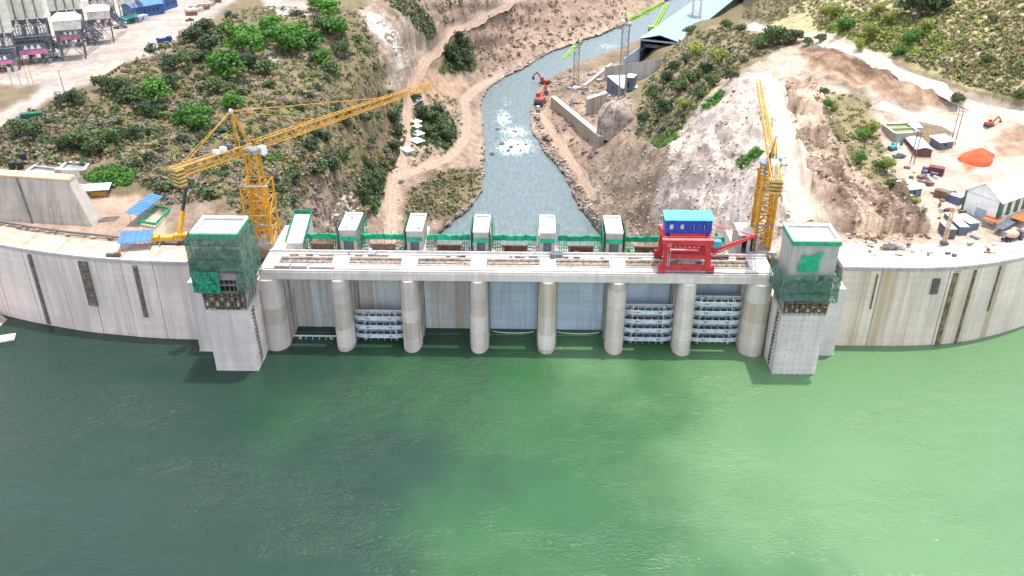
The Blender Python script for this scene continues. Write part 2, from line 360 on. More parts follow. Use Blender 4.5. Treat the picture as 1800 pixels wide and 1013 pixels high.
PAINT = [  # zone, relief amplitude (m), plant cover, polygon
 ('pale', 1.2, .12, [(1060, 640), (1060, 300), (1150, 255), (1230, 160), (1330, 110), (1420, 60), (1560, 130), (1800, 185), (2500, 210), (2500, 640)]),
 ('olive', .9, .8, [(1330, 60), (1400, 10), (1380, -300), (2500, -300), (2500, 210), (1800, 182), (1700, 155), (1560, 100), (1440, 60)]),
 ('spur', 1.6, .8, [(1112, 250), (1125, 150), (1195, 60), (1300, 45), (1420, 62), (1330, 100), (1270, 130), (1190, 235), (1140, 240)]),
 ('pinkrock', 2.6, .22, [(640, -300), (1330, -300), (1290, -10), (1120, 40), (980, 95), (850, 160), (790, 160), (765, 60), (690, 15), (640, 40)]),
 ('cliff', 2.8, .15, [(630, 20), (690, 20), (775, 62), (740, 105), (718, 160), (700, 180), (668, 110)]),
 ('white', 1.6, 0., [(655, 30), (700, 60), (712, 120), (702, 128), (690, 95), (640, 45)]),
 ('plateau', .12, 0., [(-700, 240), (0, 222), (60, 205), (95, 168), (185, 148), (230, 110), (300, 85), (330, 55), (400, 10), (470, -60), (470, -300), (-700, -300)]),
 ('plateau', .3, .05, [(470, 30), (545, 30), (540, 0), (460, -10)]), ('plateau', .3, .05, [(462, 80), (475, 80), (498, 115), (490, 122), (466, 100)]),
 ('brown', .5, .5, [(-60, 160), (20, 148), (78, 155), (60, 175), (0, 195), (-60, 205)]),
 ('brown', .5, .4, [(105, 160), (160, 155), (150, 170), (110, 178)]),
 ('pink', .12, .02, [(-700, 640), (-700, 395), (-10, 395), (80, 325), (130, 342), (240, 342), (262, 348), (300, 392), (315, 640)]),
 ('brown', .5, .5, [(90, 255), (110, 245), (300, 270), (240, 335), (130, 335), (60, 290)]),
 ('rockb', 1.8, .1, [(285, 420), (300, 372), (350, 350), (420, 370), (440, 420), (440, 470), (300, 470)]),
 ('rockb', 2.0, .35, [(500, 470), (520, 380), (560, 300), (580, 260), (625, 330), (650, 380), (600, 480)]),
 ('gorge', 1.1, .12, [(600, 640), (640, 385), (665, 320), (690, 290), (700, 175), (720, 130), (790, 110), (845, 175), (855, 300), (780, 395), (760, 640)]),
 ('scrub', .9, .75, [(705, 395), (710, 335), (770, 300), (850, 290), (848, 335), (780, 385), (740, 395)]),
 ('white', 1.4, 0., [(575, 400), (598, 345), (612, 338), (636, 372), (640, 400)]),
 ('terr', 1.1, .02, [(725, 160), (745, 115), (800, 140), (805, 160), (770, 180), (735, 180)]),
 ('gorge', 1.6, .06, [(925, 200), (1000, 130), (1110, 105), (1120, 240), (1060, 290), (1110, 400), (1100, 640), (1040, 640), (990, 320)]),
 ('rockb', 2.2, .12, [(1020, 300), (1100, 255), (1180, 250), (1220, 300), (1150, 420), (1060, 430)]),
 ('whiter', 3.2, .06, [(1180, 260), (1225, 180), (1320, 140), (1340, 150), (1375, 230), (1390, 300), (1395, 420), (1340, 470), (1180, 470), (1150, 370)]),
 ('terr', 1.5, .12, [(1400, 85), (1460, 90), (1560, 125), (1690, 180), (1660, 205), (1560, 175), (1420, 120)]),
 ('rubble', 3.4, .05, [(1355, 150), (1420, 130), (1480, 240), (1560, 310), (1640, 410), (1640, 432), (1500, 432), (1425, 330), (1395, 260)]),
 ('grass', .6, .45, [(1450, 160), (1530, 180), (1560, 290), (1600, 330), (1560, 345), (1500, 290), (1450, 230)]),
 ('yard', .25, .02, [(1560, 235), (1600, 200), (1700, 170), (1800, 200), (2500, 230), (2500, 640), (1640, 640), (1640, 400), (1565, 320)]),
 ('brown', .4, .5, [(1605, 215), (1650, 210), (1680, 240), (1655, 265), (1615, 245)]),
 ('redd', .3, 0., [(1680, 270), (1730, 255), (1745, 275), (1700, 300)]),
 ('terr', .8, .1, [(1745, 240), (1800, 215), (1900, 230), (1900, 270), (1760, 280)]),
 ('crest', .1, 0., [(1470, 640), (1480, 432), (1640, 430), (2500, 405), (2500, 640)]),
 ('green', .4, .9, [(150, 310), (185, 290), (240, 300), (230, 325), (175, 335)]),
 ('green', .3, .9, [(1345, 270), (1300, 300), (1295, 285), (1330, 262)]), ('green', .3, .9, [(1385, 215), (1392, 215), (1394, 290), (1384, 285)]),
 ('green', .3, .9, [(1140, 255), (1180, 225), (1195, 245), (1160, 262)]), ('green', .4, .9, [(1232, 190), (1268, 165), (1275, 178), (1240, 200)]),
 ('dkgreen', .6, 1., [(770, 130), (790, 80), (812, 60), (835, 100), (835, 125), (800, 130)]),
 ('dkgreen', .6, 1., [(722, 240), (735, 190), (790, 195), (805, 235), (790, 265), (750, 255)]),
 ('dkgreen', .8, 1., [(622, 340), (640, 290), (680, 280), (672, 350), (660, 380), (640, 370)]),
]
base = np.zeros(PX.shape + (3,)); base[:] = COLR['scrub']; amp = np.full(PX.shape, .8); veg = np.full(PX.shape, .75)
for zn, a, vg, pts in PAINT:
    m = blur(inside(QX, QY, pts).astype(float), 2, 1)
    base = base * (1 - m[..., None]) + np.array(COLR[zn]) * m[..., None]; amp = amp * (1 - m) + a * m; veg = veg * (1 - m) + vg * m
roadm = np.zeros(PX.shape)
for nm, (pts, w) in ROADS.items():
    roadm = np.maximum(roadm, np.clip(1.45 - segdist(PX, PY, pts) / (w * 1560 / 600 * .48), 0, 1))
flat = np.clip(roadm * 1.3, 0, 1); wet = blur(riv, 3, 2)
amp = amp * (1 - flat) * np.clip(1 - wet * 1.2, .0, 1)
bare = np.array((.52, .42, .32)); k = (np.clip(roadm, 0, 1) * .5)[..., None]; base = base * (1 - k) + bare * k; veg = veg * (1 - roadm)
# sun-bleached boulder bank along the river
bk = np.clip(blur(riv, 7, 2) * 2.2, 0, 1) * (riv < .5)
base = base * (1 - .55 * bk[..., None]) + np.array((.40, .32, .265)) * .55 * bk[..., None]; veg = veg * (1 - bk)
ZZ = blur(Z0, 3, 2); ZZ = np.where(riv > .5, np.minimum(ZZ, -42.6), np.maximum(ZZ, -40.2))
T = np.array([math.tan(PITCH + math.atan((p - 506.5) / F)) for p in gy])
def unproject(px, py, z):
    u = (px - 900) / F; v = (506.5 - py) / F; b = cp + v * sp; c = -sp + v * cp
    t = (z - CZ) / c
    return CX + (u * cyw - b * syw) * t, (u * syw + b * cyw) * t
for it in range(3):                              # keep every row behind the one below and behind the dam
    WX, WY = unproject(PX, PY, ZZ)
    ymin = np.where(WX < 0, 229.6 + np.maximum(0, -WX - 95) ** 2 * .0028, 230.6 + np.maximum(0, WX - 115) ** 2 * .0062) + 8
    ymin = np.where(np.abs(WX) < 78, 262., ymin)
    v = (506.5 - PY) / F; slope = (sp - v * cp) / (cp + v * sp)
    ZZ = np.where(WY < ymin, CZ - (ymin) * slope, ZZ)
WX, WY = unproject(PX, PY, ZZ)
rel = amp * (fbm(WX / 16, WY / 16, 5, 6, .55) * .9 + fbm(WX / 9 + WY / 30, WY / 22, 41, 5, .6, True) * .75 * np.clip(amp - .6, 0, 2) / 1.2)
# benches cut diagonally across the quarried slopes
rub = blur(inside(QX, QY, PAINT[[i for i, p in enumerate(PAINT) if p[0] == 'rubble'][0]][3]).astype(float), 4, 2); clf = blur(inside(QX, QY, PAINT[[i for i, p in enumerate(PAINT) if p[0] == 'whiter'][0]][3]).astype(float), 4, 2)
rel += (1 - flat) * (rub * (5.2 * fbm(WX / 11 + .4 * fbm(WX / 25, WY / 25, 8, 3), WY / 42, 61, 5, .55, True) + 1.2 * fbm(WX / 4, WY / 6, 62, 4, .6)) + clf * (2.6 * fbm(WX / 13 + WY / 60, WY / 24 - WX / 40, 63, 5, .55, True) + 1.0 * fbm(WX / 3.5, WY / 5, 64, 4, .6, True)))
tr_ = blur(inside(QX, QY, PAINT[[i for i, p in enumerate(PAINT) if p[0] == 'terr'][1]][3]).astype(float), 4, 2); rel += tr_ * (1 - flat) * 2.2 * fbm((WX * .75 + WY * .66) / 60, (WX * .66 - WY * .75) / 9, 65, 4, .5, True)
rel += np.where((base[..., 0] > .3), amp, 0) * .28 * np.sin((WX * .8 - WY * .35) / 5.5 + 3 * fbm(WX / 30, WY / 30, 77, 3))
bould = np.clip(fbm(WX / 2.6, WY / 2.6, 91, 3, .6) - .12, 0, 1) * 3.2 * (bk + .35 * np.clip(amp - 1.2, 0, 1)) * (1 - flat)
dam_z = (WY < 256) | (PY > 455)
rel = np.where(dam_z, 0, rel + bould); ZD = np.where(riv > .5, ZZ, np.maximum(ZZ + rel, -40.6))
ZD = np.where(dam_z, np.minimum(ZD, 26.2), ZD)
ny, nx = PX.shape
def ground(px, py):
    i = np.interp(px, gx, np.arange(nx)); j = np.interp(py, gy, np.arange(ny))
    i0 = min(int(i), nx - 2); j0 = min(int(j), ny - 2); u, v = i - i0, j - j0
    f = lambda A: (A[j0, i0] * (1 - u) + A[j0, i0 + 1] * u) * (1 - v) + (A[j0 + 1, i0] * (1 - u) + A[j0 + 1, i0 + 1] * u) * v
    return Vector((f(WX), f(WY), f(ZD)))
def ground_xy(x, y, z=0.):
    p = Vector((x, y, z))
    for _ in range(7):
        a, b = proj(p); p.z = .5 * p.z + .5 * ground(a, b).z if _ else ground(a, b).z
    return p
def gridmesh(name, X, Y, Zv, mask=None):
    r, c = X.shape; idx = np.arange(r * c).reshape(r, c)
    q = np.stack([idx[1:, :-1], idx[1:, 1:], idx[:-1, 1:], idx[:-1, :-1]], -1).reshape(-1, 4)
    if mask is not None: q = q[mask.reshape(-1)]
    me = bpy.data.meshes.new(name); co_ = np.stack([X, Y, Zv], -1).reshape(-1, 3)
    me.vertices.add(len(co_)); me.vertices.foreach_set('co', co_.ravel())
    me.loops.add(q.size); me.loops.foreach_set('vertex_index', q.ravel().astype(np.int32))
    me.polygons.add(len(q)); me.polygons.foreach_set('loop_start', np.arange(0, q.size, 4, dtype=np.int32))
    me.update(calc_edges=True); me.shade_smooth(); return me
# bare ground tone: strata and loose stone, plus painted shading of the mounds
wb = (np.clip(1.15 - veg, 0, 1) * np.clip(amp / 1.0, .25, 1) * (1 - .75 * flat))[..., None]
d1 = fbm(WX / 7 + .5 * fbm(WX / 19, WY / 19, 3, 3), WY / 17, 101, 4, .6, True); d2 = fbm(WX / 2.3, WY / 4.2, 102, 4, .65); d3 = fbm(WX / 30, WY / 40, 103, 4, .55)
strat = fbm((WX * .6 + WY * .8) / 45, ZD / 2.2 + .6 * fbm(WX / 12, WY / 12, 104, 3), 105, 3, .55)
tone = 1 + wb[..., 0] * (.34 * d1 + .42 * d2 + .30 * d3 + .34 * strat * np.clip(amp - .6, 0, 1))
ga_, gb_ = ground(1440, 66), ground(1700, 176); tx, ty = gb_.x - ga_.x, gb_.y - ga_.y; tl = math.hypot(tx, ty); tx, ty = tx / tl, ty / tl
bandz = blur(inside(QX, QY, [(1385, 85), (1450, 80), (1570, 128), (1700, 185), (1655, 212), (1550, 190), (1460, 150), (1395, 130)]).astype(float), 3, 2)
bnd = fbm((WX * tx + WY * ty) / 45, (WX * ty - WY * tx) / 5.5, 111, 4, .5); tone = tone + bandz * (1 - flat) * (np.clip(bnd * 3, -1, 1) * .42 - .08)
pt = np.clip(fbm(WX / 6.5 + .4 * d2, WY / 13, 112, 4, .5) * 5, -1, 1); tone = tone + (1 - flat) * (rub * (.36 * pt - .06) + clf * .22 * np.clip(pt + .35, -1, .35))  # brown/pale patches paint the shading of mounds into rubble and cliff
clz = blur(inside(QX, QY, [(630, 15), (690, 15), (775, 60), (745, 105), (720, 165), (700, 185), (660, 110)]).astype(float), 3, 2); tone = tone + clz * .75 * fbm(WX / 16, WY / 3.2, 113, 5, .6) * (1 - flat)
rgz = blur(inside(QX, QY, [(1000, 300), (1100, 250), (1185, 250), (1200, 300), (1150, 430), (1050, 440)]).astype(float), 3, 2); tone = tone + rgz * .6 * fbm((WX - WY * .5) / 4, (WX * .5 + WY) / 18, 114, 5, .6)
tone = np.clip(tone, .42, 1.5); warm = np.clip(1 - tone, 0, 1)[..., None] * wb
base = base * tone[..., None] * (1 - warm * np.array((.0, .12, .22)))
# scattered dry grass and bare earth in the scrub
d4 = fbm(WX / 9, WY / 14, 106, 5, .6)[..., None]; vv = (veg * np.clip(amp, 0, 1))[..., None]
base = base * (1 + vv * .45 * d4)
ZD = np.where(dam_z | (riv > .5), ZD, np.maximum(ZD + (1 - flat) * np.clip(amp, 0, 2) * .38 * fbm(WX / 2.6, WY / 3.4, 107, 3, .6, True), -40.6))
base = np.clip(base * .86, .02, .8)
me = gridmesh('terrain', WX, WY, ZD)
at = me.attributes.new('zone', 'FLOAT_COLOR', 'POINT'); at.data.foreach_set('color', np.concatenate([base, veg[..., None]], -1).astype(np.float32).ravel())
m, nt, b = newmat('terrain')
an = nd(nt, 'ShaderNodeAttribute', attribute_name='zone'); pos = nt.nodes.new('ShaderNodeNewGeometry').outputs['Position']
n1 = noise(nt, pos, .09, 6, .65); n2 = noise(nt, pos, .55, 6, .7); n3 = noise(nt, pos, .22, 8, .72)
sc1 = nd(nt, 'ShaderNodeVectorMath', operation='SCALE'); nt.links.new(an.outputs['Color'], sc1.inputs[0]); nt.links.new(ramp(nt, n1, .25, .75, .72, 1.22), sc1.inputs['Scale'])
c = sc1.outputs[0]
sc2 = nd(nt, 'ShaderNodeVectorMath', operation='SCALE'); nt.links.new(c, sc2.inputs[0]); sc2.inputs['Scale'].default_value = .5
c = mixc(nt, ramp(nt, n2, .53, .72, 0, .75), c, sc2.outputs[0])
n4 = noise(nt, pos, 1.9, 4, .75); sc3 = nd(nt, 'ShaderNodeVectorMath', operation='SCALE'); nt.links.new(c, sc3.inputs[0]); nt.links.new(ramp(nt, n4, .3, .7, .72, 1.25), sc3.inputs['Scale']); c = sc3.outputs[0]
tint = mixc(nt, .5, c, (.40, .25, .16)); c = mixc(nt, ramp(nt, n3, .55, .7, 0, .5), c, tint)
vg = nd(nt, 'ShaderNodeMath', operation='MULTIPLY'); nt.links.new(an.outputs['Alpha'], vg.inputs[0]); nt.links.new(ramp(nt, n3, .46, .6, 0, .8), vg.inputs[1])
gr = mixc(nt, ramp(nt, n2, .35, .65), (.10, .105, .04), (.26, .235, .10)); c = mixc(nt, vg.outputs[0], c, gr)
nt.links.new(c, b.inputs['Base Color']); b.inputs['Roughness'].default_value = .95
try: b.inputs['Specular IOR Level'].default_value = .15
except Exception: pass
bn = nd(nt, 'ShaderNodeBump', Strength=.9, Distance=.9); nt.links.new(noise(nt, pos, .5, 8, .72), bn.inputs['Height']); nt.links.new(bn.outputs[0], b.inputs['Normal'])
me.materials.append(m); ter = link('terrain', me); ter['kind'] = 'structure'
# dirt roads: ribbons a hand above the graded strip
def road_mat(name, col):
    m, nt, b = newmat(name); lane = nd(nt, 'ShaderNodeAttribute', attribute_name='lane').outputs['Fac']; pos = nt.nodes.new('ShaderNodeNewGeometry').outputs['Position']
    c = mixc(nt, ramp(nt, noise(nt, pos, .3, 7, .7), .3, .7), tuple(k * .78 for k in col), tuple(min(1, k * 1.15) for k in col))
    w_ = nd(nt, 'ShaderNodeMath', operation='MULTIPLY_ADD'); nt.links.new(noise(nt, pos, .12, 4), w_.inputs[0]); w_.inputs[1].default_value = .5; nt.links.new(lane, w_.inputs[2])
    sn = nd(nt, 'ShaderNodeMath', operation='SINE'); ml = nd(nt, 'ShaderNodeMath', operation='MULTIPLY'); nt.links.new(w_.outputs[0], ml.inputs[0]); ml.inputs[1].default_value = 19.; nt.links.new(ml.outputs[0], sn.inputs[0])
    c = mixc(nt, ramp(nt, sn.outputs[0], .3, .9, 0, .45), c, tuple(k * q for k, q in zip(col, (.66, .58, .52))))
    nt.links.new(c, b.inputs['Base Color']); b.inputs['Roughness'].default_value = .95
road_mat('dirt_road', (.40, .285, .21)); road_mat('pale_road', (.56, .465, .37))
for nm, (pts, w) in ROADS.items():
    P3 = []
    for (a0, b0), (a1, b1) in zip(pts[:-1], pts[1:]):
        n = max(2, int(math.hypot(a1 - a0, b1 - b0) / 5))
        for i in range(n): t = i / n; P3.append(ground(a0 + (a1 - a0) * t, b0 + (b1 - b0) * t))
    P3.append(ground(*pts[-1]))
    A = np.array([tuple(p) for p in P3])
    for _ in range(4): A[1:-1] = (A[:-2] + 2 * A[1:-1] + A[2:]) / 4
    mb = MB(); K = 10; rows = []
    for i in range(len(A)):
        d = A[min(i + 1, len(A) - 1)] - A[max(i - 1, 0)]; L = math.hypot(d[0], d[1]); sx_, sy_ = -d[1] / L, d[0] / L
        row = []
        for j in range(K + 1):
            s = (j / K - .5) * w * (1 + .12 * math.sin(i * .7 + j)); x, y = A[i][0] + sx_ * s, A[i][1] + sy_ * s
            g = ground_xy(x, y, A[i][2]); row.append(len(mb.v)); mb.v.append((x, y, g.z + .12 - .3 * (abs(j / K - .5) > .49)))
        rows.append(row)
    for r0, r1 in zip(rows[:-1], rows[1:]):
        for j in range(K): mb.f.append((r0[j], r0[j + 1], r1[j + 1], r1[j]))
    o = mb.build('dirt_road', 'pale_road' if nm in ('ridge', 'haul', 'yard', 'spur') else 'dirt_road', None, True); o['kind'] = 'structure'
    la = o.data.attributes.new('lane', 'FLOAT', 'POINT'); la.data.foreach_set('value', [(i % (K + 1)) / K for i in range(len(mb.v))])
# ------------------------------------------------------------------ water
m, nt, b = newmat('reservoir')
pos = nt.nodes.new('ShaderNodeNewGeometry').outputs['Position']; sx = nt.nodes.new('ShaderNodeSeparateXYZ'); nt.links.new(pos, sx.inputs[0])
sil = noise(nt, scaled(nt, pos, (.011, .008, 1)), 1.6, 4, .5)       # silt and algae tint to the right, cloud shade painted in on the left
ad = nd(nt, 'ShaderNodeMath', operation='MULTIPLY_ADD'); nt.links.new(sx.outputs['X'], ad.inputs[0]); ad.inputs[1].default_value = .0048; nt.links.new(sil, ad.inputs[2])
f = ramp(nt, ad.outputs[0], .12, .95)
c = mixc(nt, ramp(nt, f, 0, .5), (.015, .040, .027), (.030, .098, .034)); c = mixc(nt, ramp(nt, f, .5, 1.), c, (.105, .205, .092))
nt.links.new(c, b.inputs['Base Color']); b.inputs['Roughness'].default_value = .1; b.inputs['IOR'].default_value = 1.33
w1 = noise(nt, scaled(nt, pos, (.55, 1, 1)), 1.5, 4, .6); w2 = noise(nt, scaled(nt, pos, (.8, 1., 1)), .2, 3)
h = nd(nt, 'ShaderNodeMath', operation='MULTIPLY_ADD'); nt.links.new(w2, h.inputs[0]); h.inputs[1].default_value = 2.; nt.links.new(w1, h.inputs[2])
bn = nd(nt, 'ShaderNodeBump', Strength=.9, Distance=.55); nt.links.new(ramp(nt, noise(nt, scaled(nt, pos, (.018, .034, 1)), 1., 4, .6), .38, .62, .25, 1.), bn.inputs['Strength']); nt.links.new(h.outputs[0], bn.inputs['Height']); nt.links.new(bn.outputs[0], b.inputs['Normal'])
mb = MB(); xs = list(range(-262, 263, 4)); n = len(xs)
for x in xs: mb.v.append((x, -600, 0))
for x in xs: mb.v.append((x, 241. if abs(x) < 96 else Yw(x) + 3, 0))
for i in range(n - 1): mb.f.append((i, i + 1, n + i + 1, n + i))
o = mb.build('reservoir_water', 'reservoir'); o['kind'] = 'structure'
m, nt, b = newmat('river')
pos = nt.nodes.new('ShaderNodeNewGeometry').outputs['Position']; an = nd(nt, 'ShaderNodeAttribute', attribute_name='foam')
n1 = noise(nt, scaled(nt, pos, (.55, .16, 1)), 1., 8, .75)
mu = nd(nt, 'ShaderNodeMath', operation='ADD'); nt.links.new(n1, mu.inputs[0]); nt.links.new(an.outputs['Fac'], mu.inputs[1])
c = mixc(nt, ramp(nt, n1, .35, .7), (.105, .145, .15), (.17, .215, .215)); c = mixc(nt, ramp(nt, mu.outputs[0], .82, 1.12), c, (.62, .66, .66))
nt.links.new(c, b.inputs['Base Color']); b.inputs['Roughness'].default_value = .35
bn = nd(nt, 'ShaderNodeBump', Strength=1., Distance=1.); nt.links.new(noise(nt, scaled(nt, pos, (1, .45, 1)), .35, 6, .65), bn.inputs['Height']); nt.links.new(bn.outputs[0], b.inputs['Normal'])
rx = np.arange(700, 1400, 4.); ry = np.concatenate([np.arange(-64, 470, 3.), np.arange(470, 640, 12.)]); RX, RY = np.meshgrid(rx, ry)
fo = np.zeros(RX.shape)
for (fx, fy, sx_, sy_, a) in ((905, 258, 50, 24, .58), (885, 210, 26, 30, .48), (905, 232, 40, 18, .52), (890, 180, 18, 24, .36), (900, 330, 90, 70, .13), (895, 160, 24, 30, .22), (925, 285, 30, 14, .2), (1070, 82, 50, 12, .4), (1010, 100, 25, 10, .25), (900, 180, 30, 20, .2)):
    fo = np.maximum(fo, a * np.exp(-(((RX - fx) / sx_) ** 2 + ((RY - fy) / sy_) ** 2)))
RZ = -41 + .35 * fbm(RX / 7, RY / 5, 8, 3) * fo * 4
AX, AY = unproject(RX, RY, RZ)
mk = inside(RX, RY, [(p[0] + (-34 if i < 17 else 34), p[1]) for i, p in enumerate(RIVER[:-2])] + [(1120, 640), (700, 640)])
me = gridmesh('river_water', AX, AY, RZ, mk[:-1, :-1]); at = me.attributes.new('foam', 'FLOAT', 'POINT'); at.data.foreach_set('value', fo.astype(np.float32).ravel())
me.materials.append(m); o = link('river_water', me); o['kind'] = 'structure'
# ------------------------------------------------------------------ shore at the far left
# ------------------------------------------------------------------ dam wings
def wing(side, xs, label, strips):
    root = thing('dam_wing', label, 'dam wall', (xs[0], Yw(xs[0]), -8))
    O = Vector(root.location)
    for i in range(len(xs) - 1):
        x0, x1 = xs[i], xs[i + 1]; k = 6; s = .09 if x1 > x0 else -.09
        fr = [(x0 + s + (x1 - x0 - 2 * s) * t / k) for t in range(k + 1)]
        off = R.uniform(-.12, .12)
        pts = [Vector((x, Yw(x) + off, 0)) - O for x in fr] + [Vector((x, Yw(x) + 11, 0)) - O for x in reversed(fr)]
        if x1 < x0: pts.reverse()
        MB().prism(pts, 0, DECK + 8 - .9).build('wall_block', 'conc_wall' if side < 0 else 'conc_warm', root)
        pts2 = [Vector((x, Yw(x) - .35, 0)) - O for x in fr] + [Vector((x, Yw(x) + 11.02, 0)) - O for x in reversed(fr)]
        if x1 < x0: pts2.reverse()
        cp_ = MB().prism(pts2, DECK + 8 - .9, DECK + 8 - .02).build('crest_slab', 'conc_grey', root)
        pts4 = [Vector((x, Yw(x) + .2, 0)) - O for x in fr] + [Vector((x, Yw(x) + 10.9, 0)) - O for x in reversed(fr)]
        if x1 < x0: pts4.reverse()
        MB().prism(pts4, DECK + 8 - .018, DECK + 8 + .05).build('crest_road', 'crest_pink' if side < 0 else 'crest_pale', root)
        pts3 = [Vector((x, Yw(x) - .3, 0)) - O for x in fr] + [Vector((x, Yw(x) + .15, 0)) - O for x in reversed(fr)]
        if x1 < x0: pts3.reverse()
        MB().prism(pts3, DECK + 8 - .015, DECK + 8 + .35).build('kerb', 'conc_light', root)
    # backing behind the open joints
    k = 30; fr = [xs[0] + (xs[-1] - xs[0]) * t / k for t in range(k + 1)]
    pts = [Vector((x, Yw(x) + .5, 0)) - O for x in fr] + [Vector((x, Yw(x) + 10.5, 0)) - O for x in reversed(fr)]
    if xs[-1] < xs[0]: pts.reverse()
    MB().prism(pts, .1, DECK + 8 - 1.1).build('core', 'joint_grey', root)
    for (px, top, bot, w, mat, rungs) in strips:
        pt = atz(px, 470, DECK); x = pt.x
        for _ in range(5):
            q = aty(px, 470, Yw(x)); x = q.x
        y = Yw(x) - .42; d = Vector((1, (Yw(x + .5) - Yw(x - .5)), 0)).normalized(); n = Vector((d.y, -d.x, 0))
        c = Vector((x - O.x, y - O.y, 0))
        st = MB(); a = c - d * w / 2; bq = c + d * w / 2
        st.hexa([a + n * .12 + Vector((0, 0, bot + 8)), bq + n * .12 + Vector((0, 0, bot + 8)), bq - n * .5 + Vector((0, 0, bot + 8)), a - n * .5 + Vector((0, 0, bot + 8)),
                 a + n * .12 + Vector((0, 0, top + 8)), bq + n * .12 + Vector((0, 0, top + 8)), bq - n * .5 + Vector((0, 0, top + 8)), a - n * .5 + Vector((0, 0, top + 8))])
        so_ = st.build('joint_channel', mat, root)
        if rungs:
            z = bot + .6
            while z < top - .2:
                MB().beam(a + n * .25 + Vector((0, 0, z + 8)), bq + n * .25 + Vector((0, 0, z + 8)), .22, .3).build('rung', 'brown_wood', so_); z += 1.5
    return root
wing(-1, [-95.2, -106, -116, -127, -137, -149, -161, -175, -190, -210, -235, -262], 'pale concrete dam wall beside the green-netted tower with dark vertical joint channels',
     [(58, 25, .6, 1.0, 'joint_grey', True), (148, 25, 10, 2.9, 'joint_grey', True), (238, 25, 7.5, 1.2, 'joint_grey', True)])
wing(1, [95.6, 107, 118, 127, 135.4, 143.2, 152, 162, 175, 190, 210, 235, 262], 'warm pale concrete dam wall beside the tower with white roof, streaked with rust',
     [(1683, 24.5, -.5, 1.25, 'joint_brown', False), (1716, 25, -.5, .8, 'joint_brown', False), (1652, 23, 18, 2.0, 'steel_dark', True), (1545, 24.5, 13, .35, 'joint_brown', False), (1758, 25, 10, .3, 'joint_grey', False)])
# small pale recess panel beside the steel grid
# ------------------------------------------------------------------ spillway
PXS = [-70.7 + 20.2 * i for i in range(8)]
PR = 2.65
sp_ = thing('spillway', 'long concrete spillway with rounded piers and seven gate bays under a white deck', 'spillway', (0, 230, -8))
O = Vector((0, 230, -8))
def noseprofile(x, hw, y0, y1, nose=3.9):
    pts = [(x + hw, y1), (x - hw, y1)]
    n = 14
    for i in range(n + 1):
        t = math.pi * i / n; pts.append((x - hw * math.cos(t), y0 + nose - nose * math.sin(t)))
    return [(p[0] - O.x, p[1] - O.y) for p in pts]
for i, x in enumerate(PXS):
    hw = PR if 0 < i < 7 else 3.6
    xx = x if 0 < i < 7 else (x - .6 if i == 0 else x + .6)
    p = MB().prism(noseprofile(xx, hw - .12, 223.55, 261.9), .05, DECK + 8 - 2.62).build('pier', 'conc_pier', sp_)
    zz = 0; zt_ = DECK + 8 - 2.66
    while zz < zt_ - 1:
        z2 = min(zt_, zz + R.uniform(3.2, 6.5)); z2 = zt_ if zt_ - z2 < 2 else z2; e_ = R.uniform(-.05, .04)
        MB().prism(noseprofile(xx, hw + e_, 223.4 - e_, 262), zz, z2 - .035).build('pier_lift', R.choice(['conc_pier', 'conc_pier', 'pier_pale', 'pier_dark']), p); zz = z2
    # lift bands a finger proud
    for z0, z1 in ((21.6, 31.9),) if R.random() < .0 else ():
        pass
    # grooves either side for the stoplogs
    for s in (-1, 1):
        if (i == 0 and s < 0) or (i == 7 and s > 0): continue
        xg = xx + s * hw
        MB().box(xg - .02 if s > 0 else xg - .3, xg + .3 if s > 0 else xg + .02, 233.0 - O.y, 233.5 - O.y, 0, DECK + 8 - 2.7).build('guide_rail', 'steel', p)
        MB().box(xg - .02 if s > 0 else xg - .3, xg + .3 if s > 0 else xg + .02, 228.4 - O.y, 228.8 - O.y, 0, DECK + 8 - 2.7).build('guide_rail', 'steel', p)
# deck: front strip, back strip and a bridge over every pier
DZ = DECK + 8
def dbox(name, mat, x0, x1, y0, y1, z0, z1, par): return MB().box(x0 - O.x, x1 - O.x, y0 - O.y, y1 - O.y, z0, z1).build(name, mat, par)
dk = dbox('deck_front', 'conc_deck', -73, 74.6, 224.6, 229.0, DZ - 2.6, DZ, sp_)
dbox('fascia', 'pier_pale', -73, 74.6, 224.45, 224.6, DZ - 2.55, DZ - .25, dk)
dbox('deck_rear', 'conc_deck', -73, 74.6, 233.2, 237.2, DZ - 1.6, DZ, sp_)
for i, x in enumerate(PXS): dbox('deck_bridge', 'conc_deck', x - 2.4 if i else -73, x + 2.4 if i < 7 else 74.6, 229.0, 233.2, DZ - 2.5, DZ - .003, sp_)
dbox('gantry_rail', 'steel_dark', -72, 74, 226.0, 226.22, DZ, DZ + .14, sp_); dbox('gantry_rail', 'steel_dark', -72, 74, 235.5, 235.72, DZ, DZ + .14, sp_)
dbox('rear_parapet', 'conc_light', -73, 74.6, 236.85, 237.2, DZ + .002, DZ + .8, sp_)
dbox('front_kerb', 'conc_light', -73, 74.6, 224.62, 224.9, DZ + .002, DZ + .3, sp_)
# front guard rail: posts and a single rail
rl = MB()
for s in range(-72, 75, 6): rl.beam((s, 224.75 - O.y, DZ + .3), (s, 224.75 - O.y, DZ + 1.2), .09)
rl.beam((-72, 224.75 - O.y, DZ + 1.2), (72, 224.75 - O.y, DZ + 1.2), .08); rl.build('guard_rail', 'steel', sp_)
BX = [(PXS[i] + PXS[i + 1]) / 2 for i in range(7)]
